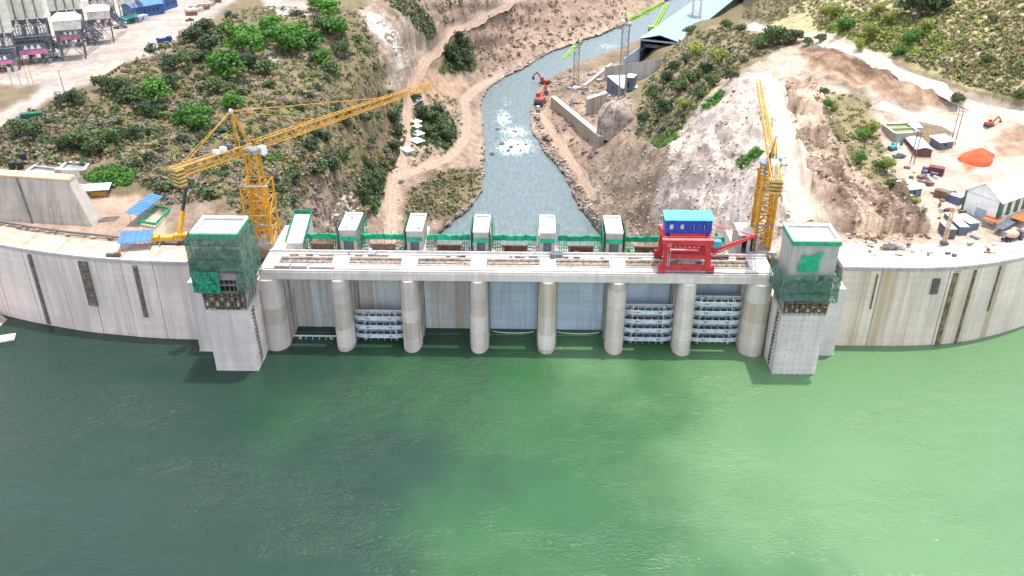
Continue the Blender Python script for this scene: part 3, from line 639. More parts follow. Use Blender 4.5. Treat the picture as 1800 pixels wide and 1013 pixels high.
# the slot frames in the deck
for i, x in enumerate(BX):
    fr = MB(); x0, x1 = x - 7.75, x + 7.75
    fr.box(x0, x1, 228.75 - O.y, 229.0 - O.y, DZ + .004, DZ + .5); fr.box(x0, x1, 233.2 - O.y, 233.5 - O.y, DZ + .004, DZ + .5)
    fr.box(x0 - .3, x0, 228.75 - O.y, 233.5 - O.y, DZ + .004, DZ + .5); fr.box(x1, x1 + .3, 228.75 - O.y, 233.5 - O.y, DZ + .004, DZ + .5)
    s = fr.build('slot_kerb', 'conc_light', sp_)
    g = MB(); gx0, gx1 = (x0 + .1, x1 - .1)
    g.box(gx0, gx1, 230.9 - O.y, 232.9 - O.y, DZ - .5, DZ - .2); g.box(gx0, gx1, 232.6 - O.y, 233.1 - O.y, DZ - .2, DZ + .3)
    for q in range(10): g.box(gx0 + .3 + q * 1.5, gx0 + q * 1.5 + .22, 230.8 - O.y, 233 - O.y, DZ - .2, DZ + .05)
    g.build('slot_girder', 'slot_brown', s)
    for q in range(5):
        a = R.uniform(x0 + 1, x1 - 2); L = R.uniform(.8, 2.6)
        MB().box(a, a + L, 233.7 - O.y + R.uniform(0, .5), 234.4 - O.y + R.uniform(0, .6), DZ + .005, DZ + R.uniform(.25, .8)).build('plank_stack', R.choice(['brown_wood', 'rust', 'steel', 'dark']), s)
if True:   # loose cover slabs on the first bay
    for (x0, x1) in ((-69, -64.6), (-64.2, -59.6), (-58.8, -51.6)):
        o = MB().box(-(x1 - x0) / 2, (x1 - x0) / 2, -.9, .9, 0, .7 if x0 < -60 else .45).build('cover_slab', 'conc_grey')
        tag(o, 'loose pale concrete cover slab lying on the deck over the first gate bay', 'slab', 'cover slabs on the deck'); o.location = (x0 / 2 + x1 / 2, 227.4, DECK + .02)
# gates
for i, x in enumerate(BX):
    mt = 'gate_rust' if i < 3 else 'gate_blue'
    g = thing('sluice_gate', ['rust-streaked sluice gate behind the lone stoplog next to the netted tower', 'rust-streaked sluice gate above the four-high stoplog stack', 'rust-streaked sluice gate reaching the open water between two piers', 'clean blue-grey sluice gate in the middle bay of the spillway', 'clean blue-grey sluice gate next to the five-high stoplog bay, open to the water', 'blue-grey sluice gate mostly hidden by the five-high stoplog stack', 'blue-grey sluice gate almost covered by the six-high stoplog stack'][i], 'gate', (x, 238.2, -6), 0, 'sluice gates')
    hw = 20.2 / 2 - PR
    for k in range(9):
        z0, z1 = k * 3.2, k * 3.2 + 3.15
        MB().hexa([(-hw, -.25 + .1 * ((k - 4) / 4) ** 2, z0), (hw, -.25 + .1 * ((k - 4) / 4) ** 2, z0), (hw, .35, z0), (-hw, .35, z0), (-hw, -.25 + .1 * ((k - 3) / 4) ** 2, z1), (hw, -.25 + .1 * ((k - 3) / 4) ** 2, z1), (hw, .35, z1), (-hw, .35, z1)]).build('skin_panel', mt, g)
    MB().box(-hw, hw, .3, .8, .2, 28.6).build('backing', 'steel_dark', g)
    for s in (-1, 1): MB().box(s * hw - .25, s * hw + .25, -.45, .1, 0, 28.7).build('side_seal', 'steel', g)
for i in (3, 4):
    q = MB(); pp = [(BX[i] - 6.6 + k * 1.3, 236.4 - 1.1 * math.sin(math.pi * min(1, k / 10.)) ** .5, .12) for k in range(11)]
    for a, b_ in zip(pp[:-1], pp[1:]): q.cyl(a, b_, .16, 6)
    tag(q.build('floating_boom', 'white'), 'thin white floating boom in front of the %s clean blue-grey gate' % ('middle' if i == 3 else 'other'), 'boom', 'floating booms')
# stoplogs
def stoplog():
    r = thing('stoplog', '', 'stoplog')
    hw = 7.35
    pl = [(-hw, .95), (-hw + 1.5, .25), (-hw + 3, 0), (hw - 3, 0), (hw - 1.5, .25), (hw, .95), (hw, 1.1), (hw - 1.5, .42), (hw - 3, .18), (-hw + 3, .18), (-hw + 1.5, .42), (-hw, 1.1)]
    f = MB()
    # bow-shaped front girder with two hand holes: pieces round the holes
    def seg(a, b_, z0, z1):
        ya = lambda x: 0 if abs(x) < hw - 3 else (abs(x) - (hw - 3)) ** 2 * .105
        f.hexa([(a, ya(a), z0), (b_, ya(b_), z0), (b_, ya(b_) + .2, z0), (a, ya(a) + .2, z0), (a, ya(a), z1), (b_, ya(b_), z1), (b_, ya(b_) + .2, z1), (a, ya(a) + .2, z1)])
    xsn = [-hw, -6.3, -5.3, -4.35, -3.9, -2.7, 2.7, 3.9, 4.35, 5.3, 6.3, hw]
    for a, b_ in zip(xsn[:-1], xsn[1:]):
        if (a, b_) in ((-3.9, -2.7), (2.7, 3.9)): seg(a, b_, 1.15, 1.55); seg(a, b_, 2.1, 2.5)
        else: seg(a, b_, 1.15, 2.5)
    f.build('front_girder', 'stoplog', r)
    MB().box(-hw, hw, 3.0, 3.2, 0, 3.0).build('skin_plate', 'stoplog', r)
    MB().box(-hw, hw, .9, 3.0, 1.6, 1.72).build('web_plate', 'joint_grey', r)
    MB().box(-hw, hw, 2.6, 3.25, 2.95, 3.05).build('top_flange', 'white', r)
    for q in range(8):
        x = -hw + .12 + q * (2 * hw - .24) / 7
        MB().hexa([(x - .09, .35, 1.72), (x + .09, .35, 1.72), (x + .09, 3.0, 1.72), (x - .09, 3.0, 1.72), (x - .09, .6, 2.4), (x + .09, .6, 2.4), (x + .09, 3.0, 2.9), (x - .09, 3.0, 2.9)]).build('rib', 'stoplog', r)
    for s in (-1, 1):
        MB().box(s * 4.6 - .15, s * 4.6 + .15, 1.6, 2.1, 1.72, 3.3).build('lifting_lug', 'white', r)
        MB().box(s * hw - .18, s * hw + .18, .9, 3.1, 0, 2.7).build('end_plate', 'steel_dark', r)
    return r
proto = stoplog(); first = True
place = {0: ['lone stoplog lying at the waterline in the gate bay beside the netted tower'],
         1: ['%s stoplog of the four-high stack in a rust-streaked gate bay' % w for w in ('lowest half-submerged', 'second', 'third', 'topmost')],
         5: ['%s stoplog of the five-high stack beneath the red gantry crane' % w for w in ('lowest half-submerged', 'second', 'third', 'fourth', 'topmost')],
         6: ['%s stoplog of the six-high stack beside the white-roofed tower' % w for w in ('lowest half-submerged', 'second', 'third', 'fourth', 'fifth', 'topmost')]}
for bay, labs in place.items():
    for k, lb in enumerate(labs):
        loc = (BX[bay], 228.9, -2.55 + 3.08 * k)
        if first: proto.location = loc; o = proto; first = False
        else: o = dup(proto, loc)
        o['label'] = lb; o['group'] = 'stoplogs in the gate bays'
# ------------------------------------------------------------------ hoist houses behind the deck
def hoist_house(x, y0, w, d, h, mode, label):
    r = thing('hoist_house', label, 'tower', (x, y0, DECK - 2.6))
    b0 = MB(); hw = w / 2; t = .35
    b0.box(-hw, -hw + t, 0, d, 0, h); b0.box(hw - t, hw, 0, d, 0, h); b0.box(-hw + t, hw - t, d - t, d, 0, h); b0.box(-hw + t, hw - t, 0, t, h * .5, h)
    b0.box(-hw + t, -hw + t + .7, .0, t, 0, h * .5); b0.box(hw - t - .7, hw - t, .0, t, 0, h * .5)
    b0.build('wall', 'conc_grey', r)
    MB().box(-hw + .9, hw - .9, .5, .7, 0, h * .5).build('doorway', 'slate', r)
    MB().box(-hw + t, hw - t, t, d - t, h - .5, h - .25).build('roof', 'conc_light' if mode != 'rough' else 'offwhite', r)
    p = MB(); p.box(-hw - .1, hw + .1, -.1, .25, h, h + .5); p.box(-hw - .1, hw + .1, d - .25, d + .1, h, h + .5); p.box(-hw - .1, -hw + .25, .25, d - .25, h, h + .5); p.box(hw - .25, hw + .1, .25, d - .25, h, h + .5)
    p.build('parapet', 'white', r)
    for q in range(5):
        a, c_ = R.uniform(-hw + .8, hw - 1.2), R.uniform(1, d - 2)
        if mode in ('rough', 'net'): MB().box(a, a + R.uniform(.3, .9), c_, c_ + R.uniform(.3, 1.4), h - .245, h - .25 + R.uniform(.1, .4)).build('roof_debris', R.choice(['brown_wood', 'steel', 'pink']), r)
    sides = {'net': (1, -1), 'rough': (-1,), 'right': (1, -1), 'plain': ()}[mode]
    for s in sides:
        xo = s * (hw + .75)
        n = MB(); n.poly([(xo, -.6, -.5), (xo, d + .6, -.5), (xo, d + .6, h + .5), (xo, -.6, h + .5)]); n.build('safety_net', 'net' if mode == 'net' else 'net_solid', r)
        for q in range(6):
            y = -.6 + q * (d + 1.2) / 5; MB().beam((xo + s * .1, y, -.5), (xo + s * .1, y, h + 1.1), .1).build('pole', 'steel', r)
        for q in range(4): MB().beam((xo + s * .1, -.6, .8 + q * 1.9), (xo + s * .1, d + .6, .8 + q * 1.9), .09).build('ledger', 'green_edge', r)
    MB().box(-hw - .05, hw + .05, -.32, -.12, h * .52, h * .72).build('netting_band', 'net_bright', r)
    for s in (-1, 1):
        for q in range(3): MB().beam((s * (hw + .5 + q * .5), d * .5 + q, -.5), (s * (hw + .5 + q * .5), d * .5 + q, h + 1.2 - q), .1).build('pole', 'green_edge' if q else 'steel', r)
    return r
HH = [(-50.5, 243.2, 5.2, 12.6, 7.0, 'net', 'hoist house wrapped in green netting with rubble-strewn roof, beside the white rock spill'),
      (-30.3, 243.4, 4.8, 12.6, 6.8, 'rough', 'hoist house with cluttered pale roof where the dirt road meets the dam'),
      (-10.1, 243.4, 4.6, 12.6, 6.6, 'right', 'hoist house with pale roof in front of the river edge near the left bank rocks'),
      (10.1, 243.4, 4.6, 12.6, 6.6, 'plain', 'hoist house with clean white roof in front of the middle of the river'),
      (30.3, 243.4, 5.0, 12.6, 6.6, 'right', 'hoist house with white roof next to the brown right bank of the river')]
for a in HH: hoist_house(*a)
# one still without a house: grey concrete stub behind the gantry jib
r = thing('hoist_house', 'unfinished grey concrete hoist house behind the red gantry jib', 'tower', (70.9, 243.6, DECK - 2.6))
for s in (-1, 1): MB().box(s * 2.6 - .5, s * 2.6 + .5, 0, 9, 0, 6.2).build('wall', 'conc_grey', r)
MB().box(-2.1, 2.1, 8, 9, 0, 6.2).build('wall', 'conc_grey', r); MB().box(-.5, .5, 0, 1, 0, 6).build('column', 'conc_grey', r); MB().box(-3.2, 3.2, -.2, 9.2, 6.2, 6.6).build('roof', 'conc_light', r)
r = thing('hoist_house', 'low concrete stair block with green net rails beside the yellow crane tower', 'tower', (-67.2, 244, DECK - 2.6))
MB().hexa([(-2.6, 0, 0), (2.6, 0, 0), (2.6, 13, 0), (-2.6, 13, 0), (-2.6, 0, 2.2), (2.6, 0, 2.2), (2.6, 13, 6.3), (-2.6, 13, 6.3)]).build('ramp_block', 'conc_light', r)
for s in (-1, 1):
    MB().hexa([(s * 2.8 - .12, 0, 2.2), (s * 2.8 + .12, 0, 2.2), (s * 2.8 + .12, 13, 6.3), (s * 2.8 - .12, 13, 6.3), (s * 2.8 - .12, 0, 3.4), (s * 2.8 + .12, 0, 3.4), (s * 2.8 + .12, 13, 7.5), (s * 2.8 - .12, 13, 7.5)]).build('net_rail', 'net_solid', r)
MB().box(-2.6, 2.6, 12.9, 13.1, 6.3, 7.6).build('net_rail', 'net_solid', r)
# service platforms between the hoist houses
for i in range(7):
    xc = BX[i]; w = 13.6 if 0 < i < 6 else 11.5; xo = {0: 1.6, 6: -2.0}.get(i, 0)
    near = ['the netted tower', 'the rubble-roofed hoist house', 'the dirt road end', 'the middle of the river', 'the right river bank', 'the red gantry crane', 'the yellow crane mast'][i]
    r = thing('service_platform', 'rusty service platform with green net guard behind the deck by ' + near, 'platform', (xc + xo, 237.45, DECK - 3.4), 0, 'service platforms between hoist houses')
    hw = w / 2
    MB().box(-hw - 1, hw + 1, .0, 11, 0, .7).build('floor_slab', 'conc_grey', r)
    g = MB()
    for q in range(11): g.box(-hw * .55 + q * hw * .11, -hw * .55 + q * hw * .11 + .25, 6.2, 6.6, .7, 2.8)
    g.box(-hw * .6, hw * .62, 6.1, 6.7, 2.8, 3.2); g.box(-hw * .6, hw * .62, 6.0, 6.8, .7, 1.0); g.box(-hw * .8, hw * .2, 3.6, 4.0, .7, 1.5); g.build('hoist_girder', 'rust', r)
    MB().box(-hw * .5, hw * .55, 6.75, 6.95, 1., 2.9).build('girder_web', ['offwhite', 'conc_light', 'brown_wood', 'rust', 'rust', 'joint_brown', 'offwhite'][i], r)
    n = MB(); K = 16
    for q in range(K):
        a = -hw + q * w / K; b_ = a + w / K; wob = lambda t: .22 * math.sin(t * 1.3 + i * 2.1) * math.sin(t * .53 + i) + .12 * math.sin(t * 3.7 + i * i); 
        n.hexa([(a, 9.6 + wob(a), 3.1), (b_, 9.6 + wob(b_), 3.1), (b_, 10.5 + wob(b_), 3.2), (a, 10.5 + wob(a), 3.2), (a, 9.8 + wob(a), 4.7 + wob(a) * 1.2), (b_, 9.8 + wob(b_), 4.7 + wob(b_) * 1.2), (b_, 10.4 + wob(b_), 4.7), (a, 10.4 + wob(a), 4.7)])
    n.build('net_guard', 'net_bright' if i in (0, 1, 2, 3) else 'net_solid', r)
    for q in range(7):
        a = -hw + q * w / 6; MB().beam((a, 10.6, 0), (a, 10.6, R.uniform(4.4, 6.5)), .11).build('pole', 'green_edge' if q % 2 else 'steel', r)
    for s in (-1, 1):
        sc_ = MB()
        for q in range(4):
            x = s * (hw - .4 - q * .7); sc_.beam((x, 5.2, .7), (x, 5.2, 4. + R.uniform(0, 1.4)), .12); sc_.beam((x, 7.4, .7), (x, 7.4, 4. + R.uniform(0, 1.4)), .12)
        for z in (1.6, 2.8, 4.0): sc_.beam((s * (hw - .4), 5.2, z), (s * (hw - 2.5), 5.2, z), .12); sc_.beam((s * (hw - .4), 7.4, z), (s * (hw - 2.5), 5.2, z), .12)
        sc_.build('scaffold', 'green_dark' if i < 4 else 'green_edge', r)
    for q in range(12):
        a = R.uniform(-hw, hw - 1.5); s = R.uniform(.5, 1.7); yb = R.uniform(.6, 8.2)
        MB().box(a, a + s, yb, yb + R.uniform(.5, 1.3), .7, .7 + R.uniform(.4, 1.3)).build('crate', R.choice(['offwhite', 'steel', 'brown_wood', 'conc_light', 'steel_dark']), r)
# ------------------------------------------------------------------ intake towers
def tower(x0, x1, y0, y1, side, ztop, zc, label, netted):
    r = thing('intake_tower', label, 'tower', ((x0 + x1) / 2, y0, -8)); O = Vector(r.location)
    bx = lambda nm, mt, a, b_, c_, d, e, f_, par=r: MB().box(a - O.x, b_ - O.x, c_ - O.y, d - O.y, e + 8, f_ + 8).build(nm, mt, par)
    # shaft in visible pours
    n = 7; zs = [-8 + (zc + 8) * k / n for k in range(n + 1)]
    for k in range(n):
        e = .05 * (k % 2); bx('shaft_lift', 'conc_shaft', x0 - e, x1 + e, y0 - e, y1 + .0, zs[k], zs[k + 1] - .02)
    sx0, sx1 = (x0 - 8.2, x0 - .06) if side < 0 else (x1 + .06, x1 + 8.2)
    sb = bx('side_buttress', 'conc_shaft', sx0, sx1, y0 + 10.2, y1 + 4, -8, zc + 3)
    bx('ledge', 'conc_light', sx0 - .15, sx1 + .15, y0 + 10.0, y1, -.4, .5, sb)
    # climbing anchors zig-zag on the face towards the gates
    xf = x1 if side < 0 else x0; s = 1 if side < 0 else -1
    for k in range(15):
        z = .8 + k * 1.25; yy = y0 + 2.6 + (zc - z) * .08
        MB().beam(Vector((xf + s * .12, yy, z + 8)) - Vector((O.x, O.y, 0)), Vector((xf + s * .12, yy + 1.5, z + 9.2)) - Vector((O.x, O.y, 0)), .18, .3).build('climbing_anchor', 'dark', r)
        MB().beam(Vector((xf + s * .12, yy + .1, z + 8)) - Vector((O.x, O.y, 0)), Vector((xf + s * .12, yy - .7, z + 8.8)) - Vector((O.x, O.y, 0)), .16, .25).build('climbing_anchor', 'joint_grey', r)
    # house
    hz = zc + 6.2
    t = .5
    w = MB(); a, b_, c_, d = x0 - O.x, x1 - O.x, 0, 10.5
    w.box(a, a + t, c_, d, hz - 6.2 + 8, ztop + 8); w.box(b_ - t, b_, c_, d, hz - 6.2 + 8, ztop + 8); w.box(a + t, b_ - t, d - t, d, hz - 6.2 + 8, ztop + 8)
    m_ = (a + b_) / 2; z0 = hz + 8
    if netted: w.box(a + t, b_ - t, c_, c_ + t, z0 + 3.2, ztop + 8); w.box(a + t, a + 3, c_, c_ + t, z0 - 6.2, z0 + 3.2); w.box(b_ - 2.2, b_ - t, c_, c_ + t, z0 - 6.2, z0 + 3.2)
    else:
        w.box(a + t, b_ - 4.2, c_, c_ + t, z0 - 6.2, ztop + 8); w.box(b_ - 2.4, b_ - t, c_, c_ + t, z0 - 6.2, ztop + 8); w.box(b_ - 4.2, b_ - 2.4, c_, c_ + t, z0 - 6.2, z0 + 3.6); w.box(b_ - 4.2, b_ - 2.4, c_, c_ + t, z0 + 6.4, ztop + 8)
        MB().box(b_ - 4.2, b_ - 2.4, .35, .45, z0 + 3.6, z0 + 6.4).build('window', 'glass_dark', r)
    w.build('house_wall', 'conc_grey', r)
    MB().box(a + t, b_ - t, c_ + t, d - t, ztop + 7.2, ztop + 7.5).build('roof', 'conc_light', r)
    p = MB(); e = .25
    p.box(a - e, b_ + e, c_ - e, c_ + .3, ztop + 8, ztop + 8.6); p.box(a - e, b_ + e, d - .3, d + e, ztop + 8, ztop + 8.6); p.box(a - e, a + .3, c_ + .3, d - .3, ztop + 8, ztop + 8.6); p.box(b_ - .3, b_ + e, c_ + .3, d - .3, ztop + 8, ztop + 8.6)
    pp = p.build('parapet', 'white', r)
    q = MB(); q.box(a - e - .1, b_ + e + .1, c_ - e - .12, c_ - e, ztop + 6.9, ztop + 8.1); q.box(a - e - .12, a - e, c_, d, ztop + 6.9, ztop + 8.1); q.box(b_ + e, b_ + e + .12, c_, d, ztop + 6.9, ztop + 8.1); q.build('green_edging', 'green_edge', pp)
    return r
def scaffold(x0, x1, y0, y1, z0, z1, label, nets, step=1.5, hole=None, seed=1):
    r = thing('scaffold', label, 'scaffold', ((x0 + x1) / 2, y0, z0)); rr = random.Random(seed); O = Vector((r.location.x, y0, z0)); h = z1 - z0
    a, b_, d = x0 - O.x, x1 - O.x, y1 - y0
    n = int((b_ - a) / step); mpole = MB().beam((0, 0, 0), (0, 0, h), .11).build('pole', 'steel', r)
    spots = [(a + (b_ - a) * i / n, 0) for i in range(n + 1)] + [(x, 1.3) for x in (a, b_)] + [(s, d * i / 7) for s in (a, b_) for i in range(1, 8)]
    mpole.location = (spots[0][0], spots[0][1], 0); mpole.scale.z = 1.03
    for (x, y) in spots[1:]:
        c_ = rep(mpole, r, (x + rr.uniform(-.1, .1), y + rr.uniform(-.1, .1), 0)); c_.scale.z = rr.uniform(.93, 1.08)
        c_.rotation_euler = (rr.uniform(-.012, .012), rr.uniform(-.015, .015), 0)
    nz = int(h / 1.9)
    for k in range(nz + 1):
        z = .4 + k * 1.85
        MB().beam((a, -.08, z), (b_, -.08, z + rr.uniform(-.1, .1)), .1).build('ledger', rr.choice(['green_edge', 'steel', 'steel']), r)
        for x in (a, b_): MB().beam((x, 0, z), (x, d, z), .1).build('ledger', 'green_edge', r)
        if k % 2: MB().box(a, b_, .05, 1.15, z + .08, z + .16).build('walk_board', 'brown_wood', r)
    for k in range(4):
        x = a + (b_ - a) * k / 4; zz = rr.uniform(0, h * .4); MB().beam((x, -.15, zz), (min(b_, x + 4), -.15, min(h, zz + 6)), .1).build('brace', 'steel', r)
    for (nm, fc, u0, u1, v0, v1, mt) in nets:        # face, along 0..1, up 0..1
        q = MB(); K, L = 10, 12
        for i in range(K + 1):
            for j in range(L + 1):
                u = u0 + (u1 - u0) * i / K; v = v0 + (v1 - v0) * j / L; bul = rr.uniform(-.12, .12) + .18 * math.sin(i * 1.9 + j)
                if fc == 'f': p = (a + (b_ - a) * u, -.22 + bul, h * v)
                elif fc == 'r': p = (b_ + .2 + bul, d * u, h * v)
                else: p = (a - .2 + bul, d * u, h * v)
                q.v.append(p)
        for i in range(K):
            for j in range(L): o_ = i * (L + 1) + j; q.f.append((o_, o_ + L + 1, o_ + L + 2, o_ + 1))
        q.build('safety_net', mt, r)
    return r
def formwork(x0, x1, y0, y1, z0, z1, s, label):
    r = thing('formwork', label, 'formwork', ((x0 + x1) / 2, y0, z0)); O = Vector((r.location.x, y0, z0)); h = z1 - z0; n = 9; a, b_ = x0 - O.x, x1 - O.x
    pr = MB(); pr.beam((0, 0, 0), (0, -1.5, h), .2); pr.beam((0, -1.5, h), (0, .1, h), .2); pr.beam((0, -.05, 0), (0, -.05, h), .22); pr.beam((0, -.7, h * .5), (0, 0, h * .5), .18); pr.beam((0, -.75, h * .5), (0, 0, h * .95), .14)
    br = pr.build('bracket', 'brown_wood', r); br.location = (a + .4, -.05, 0)
    for i in range(1, n): rep(br, r, (a + .4 + (b_ - a - .8) * i / (n - 1), -.05, 0))
    for z, dp in ((h * .45, -.75), (h, -1.6), (h * .75, -1.2), (h * .2, -.4)): MB().box(a, b_, dp, -.12, z, z + .12).build('walk_board', 'brown_wood', r)
    MB().box(a - .05, b_ + .05, -.14, -.05, h * .1, h * .98).build('shutter_panel', 'dark', r)
    for k in range(8):
        x = a + (b_ - a) * (k + .5) / 8; MB().box(x - .35, x + .35, -.3, -.15, h * (.2 + .3 * (k % 2)), h * (.5 + .3 * (k % 2))).build('shutter_panel', 'conc_light' if k % 3 else 'offwhite', r)
    xs_ = b_ if s > 0 else a
    for k in range(5):
        y = .6 + k * 1.7; MB().beam((xs_, y, 0), (xs_ + s * 1.3, y, h), .18).build('bracket', 'brown_wood', r)
    MB().box(min(xs_ + s * .1, xs_ + s * 1.4), max(xs_ + s * .1, xs_ + s * 1.4), 0, 9, h, h + .12).build('walk_board', 'brown_wood', r)
    return r
TL = tower(-85.6, -73.5, 212.8, 229, -1, 43.6, 20.3, 'tall concrete intake tower with pale roof under green scaffold netting beside the yellow crane', True)
formwork(-85.4, -73.7, 212.8, 229, 20.4, 26.4, 1, 'band of brown climbing formwork round the green-netted tower')
scaffold(-87.0, -72.2, 211.2, 224.6, 26.6, 43.0, 'tall scaffold with torn dark green netting round the tower by the yellow crane',
         [('n', 'f', 0, 1, .42, 1, 'net'), ('n', 'f', 0, .44, .02, .47, 'net_teal'), ('n', 'f', .82, 1, .0, .42, 'net'), ('n', 'r', 0, 1, .0, 1, 'net'), ('n', 'l', 0, 1, .0, 1, 'net'), ('n', 'f', .0, .5, .0, .4, 'net_solid')], 1.15, seed=3)
TR = tower(74.9, 87.2, 214.6, 231, 1, 42.2, 19.5, 'tall concrete intake tower with bare white roof at the rust-streaked dam wall', False)
formwork(75.1, 87.0, 214.6, 231, 20.0, 24.2, -1, 'band of brown climbing formwork round the white-roofed tower')
scaffold(73.2, 88.6, 213.0, 226, 24.6, 33.2, 'low scaffold with ragged teal netting round the white-roofed tower',
         [('n', 'f', 0, .55, .05, 1, 'net_teal'), ('n', 'f', .5, 1, .0, 1, 'net'), ('n', 'l', 0, 1, 0, 1, 'net_teal'), ('n', 'r', 0, 1, 0, 1, 'net')], 1.1, seed=9)
# bright tarpaulin hung on the right tower
q = MB(); K, L = 10, 12
for i in range(K + 1):
    for j in range(L + 1):
        u, v = i / K, j / L; q.v.append((u * 5.4 + (.6 if v > .6 else 0), -.25 - .3 * abs(math.sin(i * 1.1 + j * .4)), v * (5.0 + 3.5 * max(0, u - .6)) - .3 * math.sin(u * 3.1)))
for i in range(K):
    for j in range(L): o_ = i * (L + 1) + j; q.f.append((o_, o_ + L + 1, o_ + L + 2, o_ + 1))
o = q.build('tarpaulin', 'net_bright', None, True); o.location = (77.0, 214.4, 33.6); tag(o, 'bright emerald tarpaulin hanging on the face of the white-roofed tower', 'tarpaulin')
# old formwork left hanging on the end pier by the netted tower
r = thing('formwork', 'dark timber shutter left on the end pier next to the netted tower', 'formwork', (-72.1, 225.5, 16))
MB().box(-.9, .9, -.3, .0, 0, 7.5).build('shutter_panel', 'joint_grey', r)
for k in range(9): MB().box(-1, 1, -.45, -.3, .3 + k * .85, .55 + k * .85).build('batten', 'brown_wood', r)
q = MB(); P_ = [atz(*p, 0) for p in ((-120, 640), (-20, 590), (4, 576), (19, 563), (10, 556))]
for k, p in enumerate(P_): q.v.append((p.x, p.y, -.6))
for k, p in enumerate(P_): q.v.append((p.x - 3 - .8 * k, p.y + 1.5, 2.2 + .5 * math.sin(k * 2)))
for k, p in enumerate(P_): q.v.append((p.x - 16, p.y + 6, 6 + math.sin(k)))
for l in (0, 5):
    for k in range(4): q.f.append((l + k, l + k + 1, l + k + 6, l + k + 5))
o = q.build('shore', 'rock_pale', None, True); o['kind'] = 'structure'
# shore rocks and a work raft
r = thing('work_raft', 'small pale work raft floating by the far end of the dam wall', 'raft', tuple(atz(8, 597, 0)), .35)
MB().box(-3, 3, -2, 2, .1, .6).build('deck', 'offwhite', r)
for y in (-1.4, 1.4): MB().cyl((-3.2, y, .05), (3.2, y, .05), .45, 10).build('float', 'steel_dark', r)
for x in (-2.7, 2.7): MB().beam((x, -1.8, .6), (x, -1.8, 1.6), .1).build('post', 'steel', r)
MB().beam((-2.7, -1.8, 1.6), (2.7, -1.8, 1.6), .08).build('rail', 'steel', r)
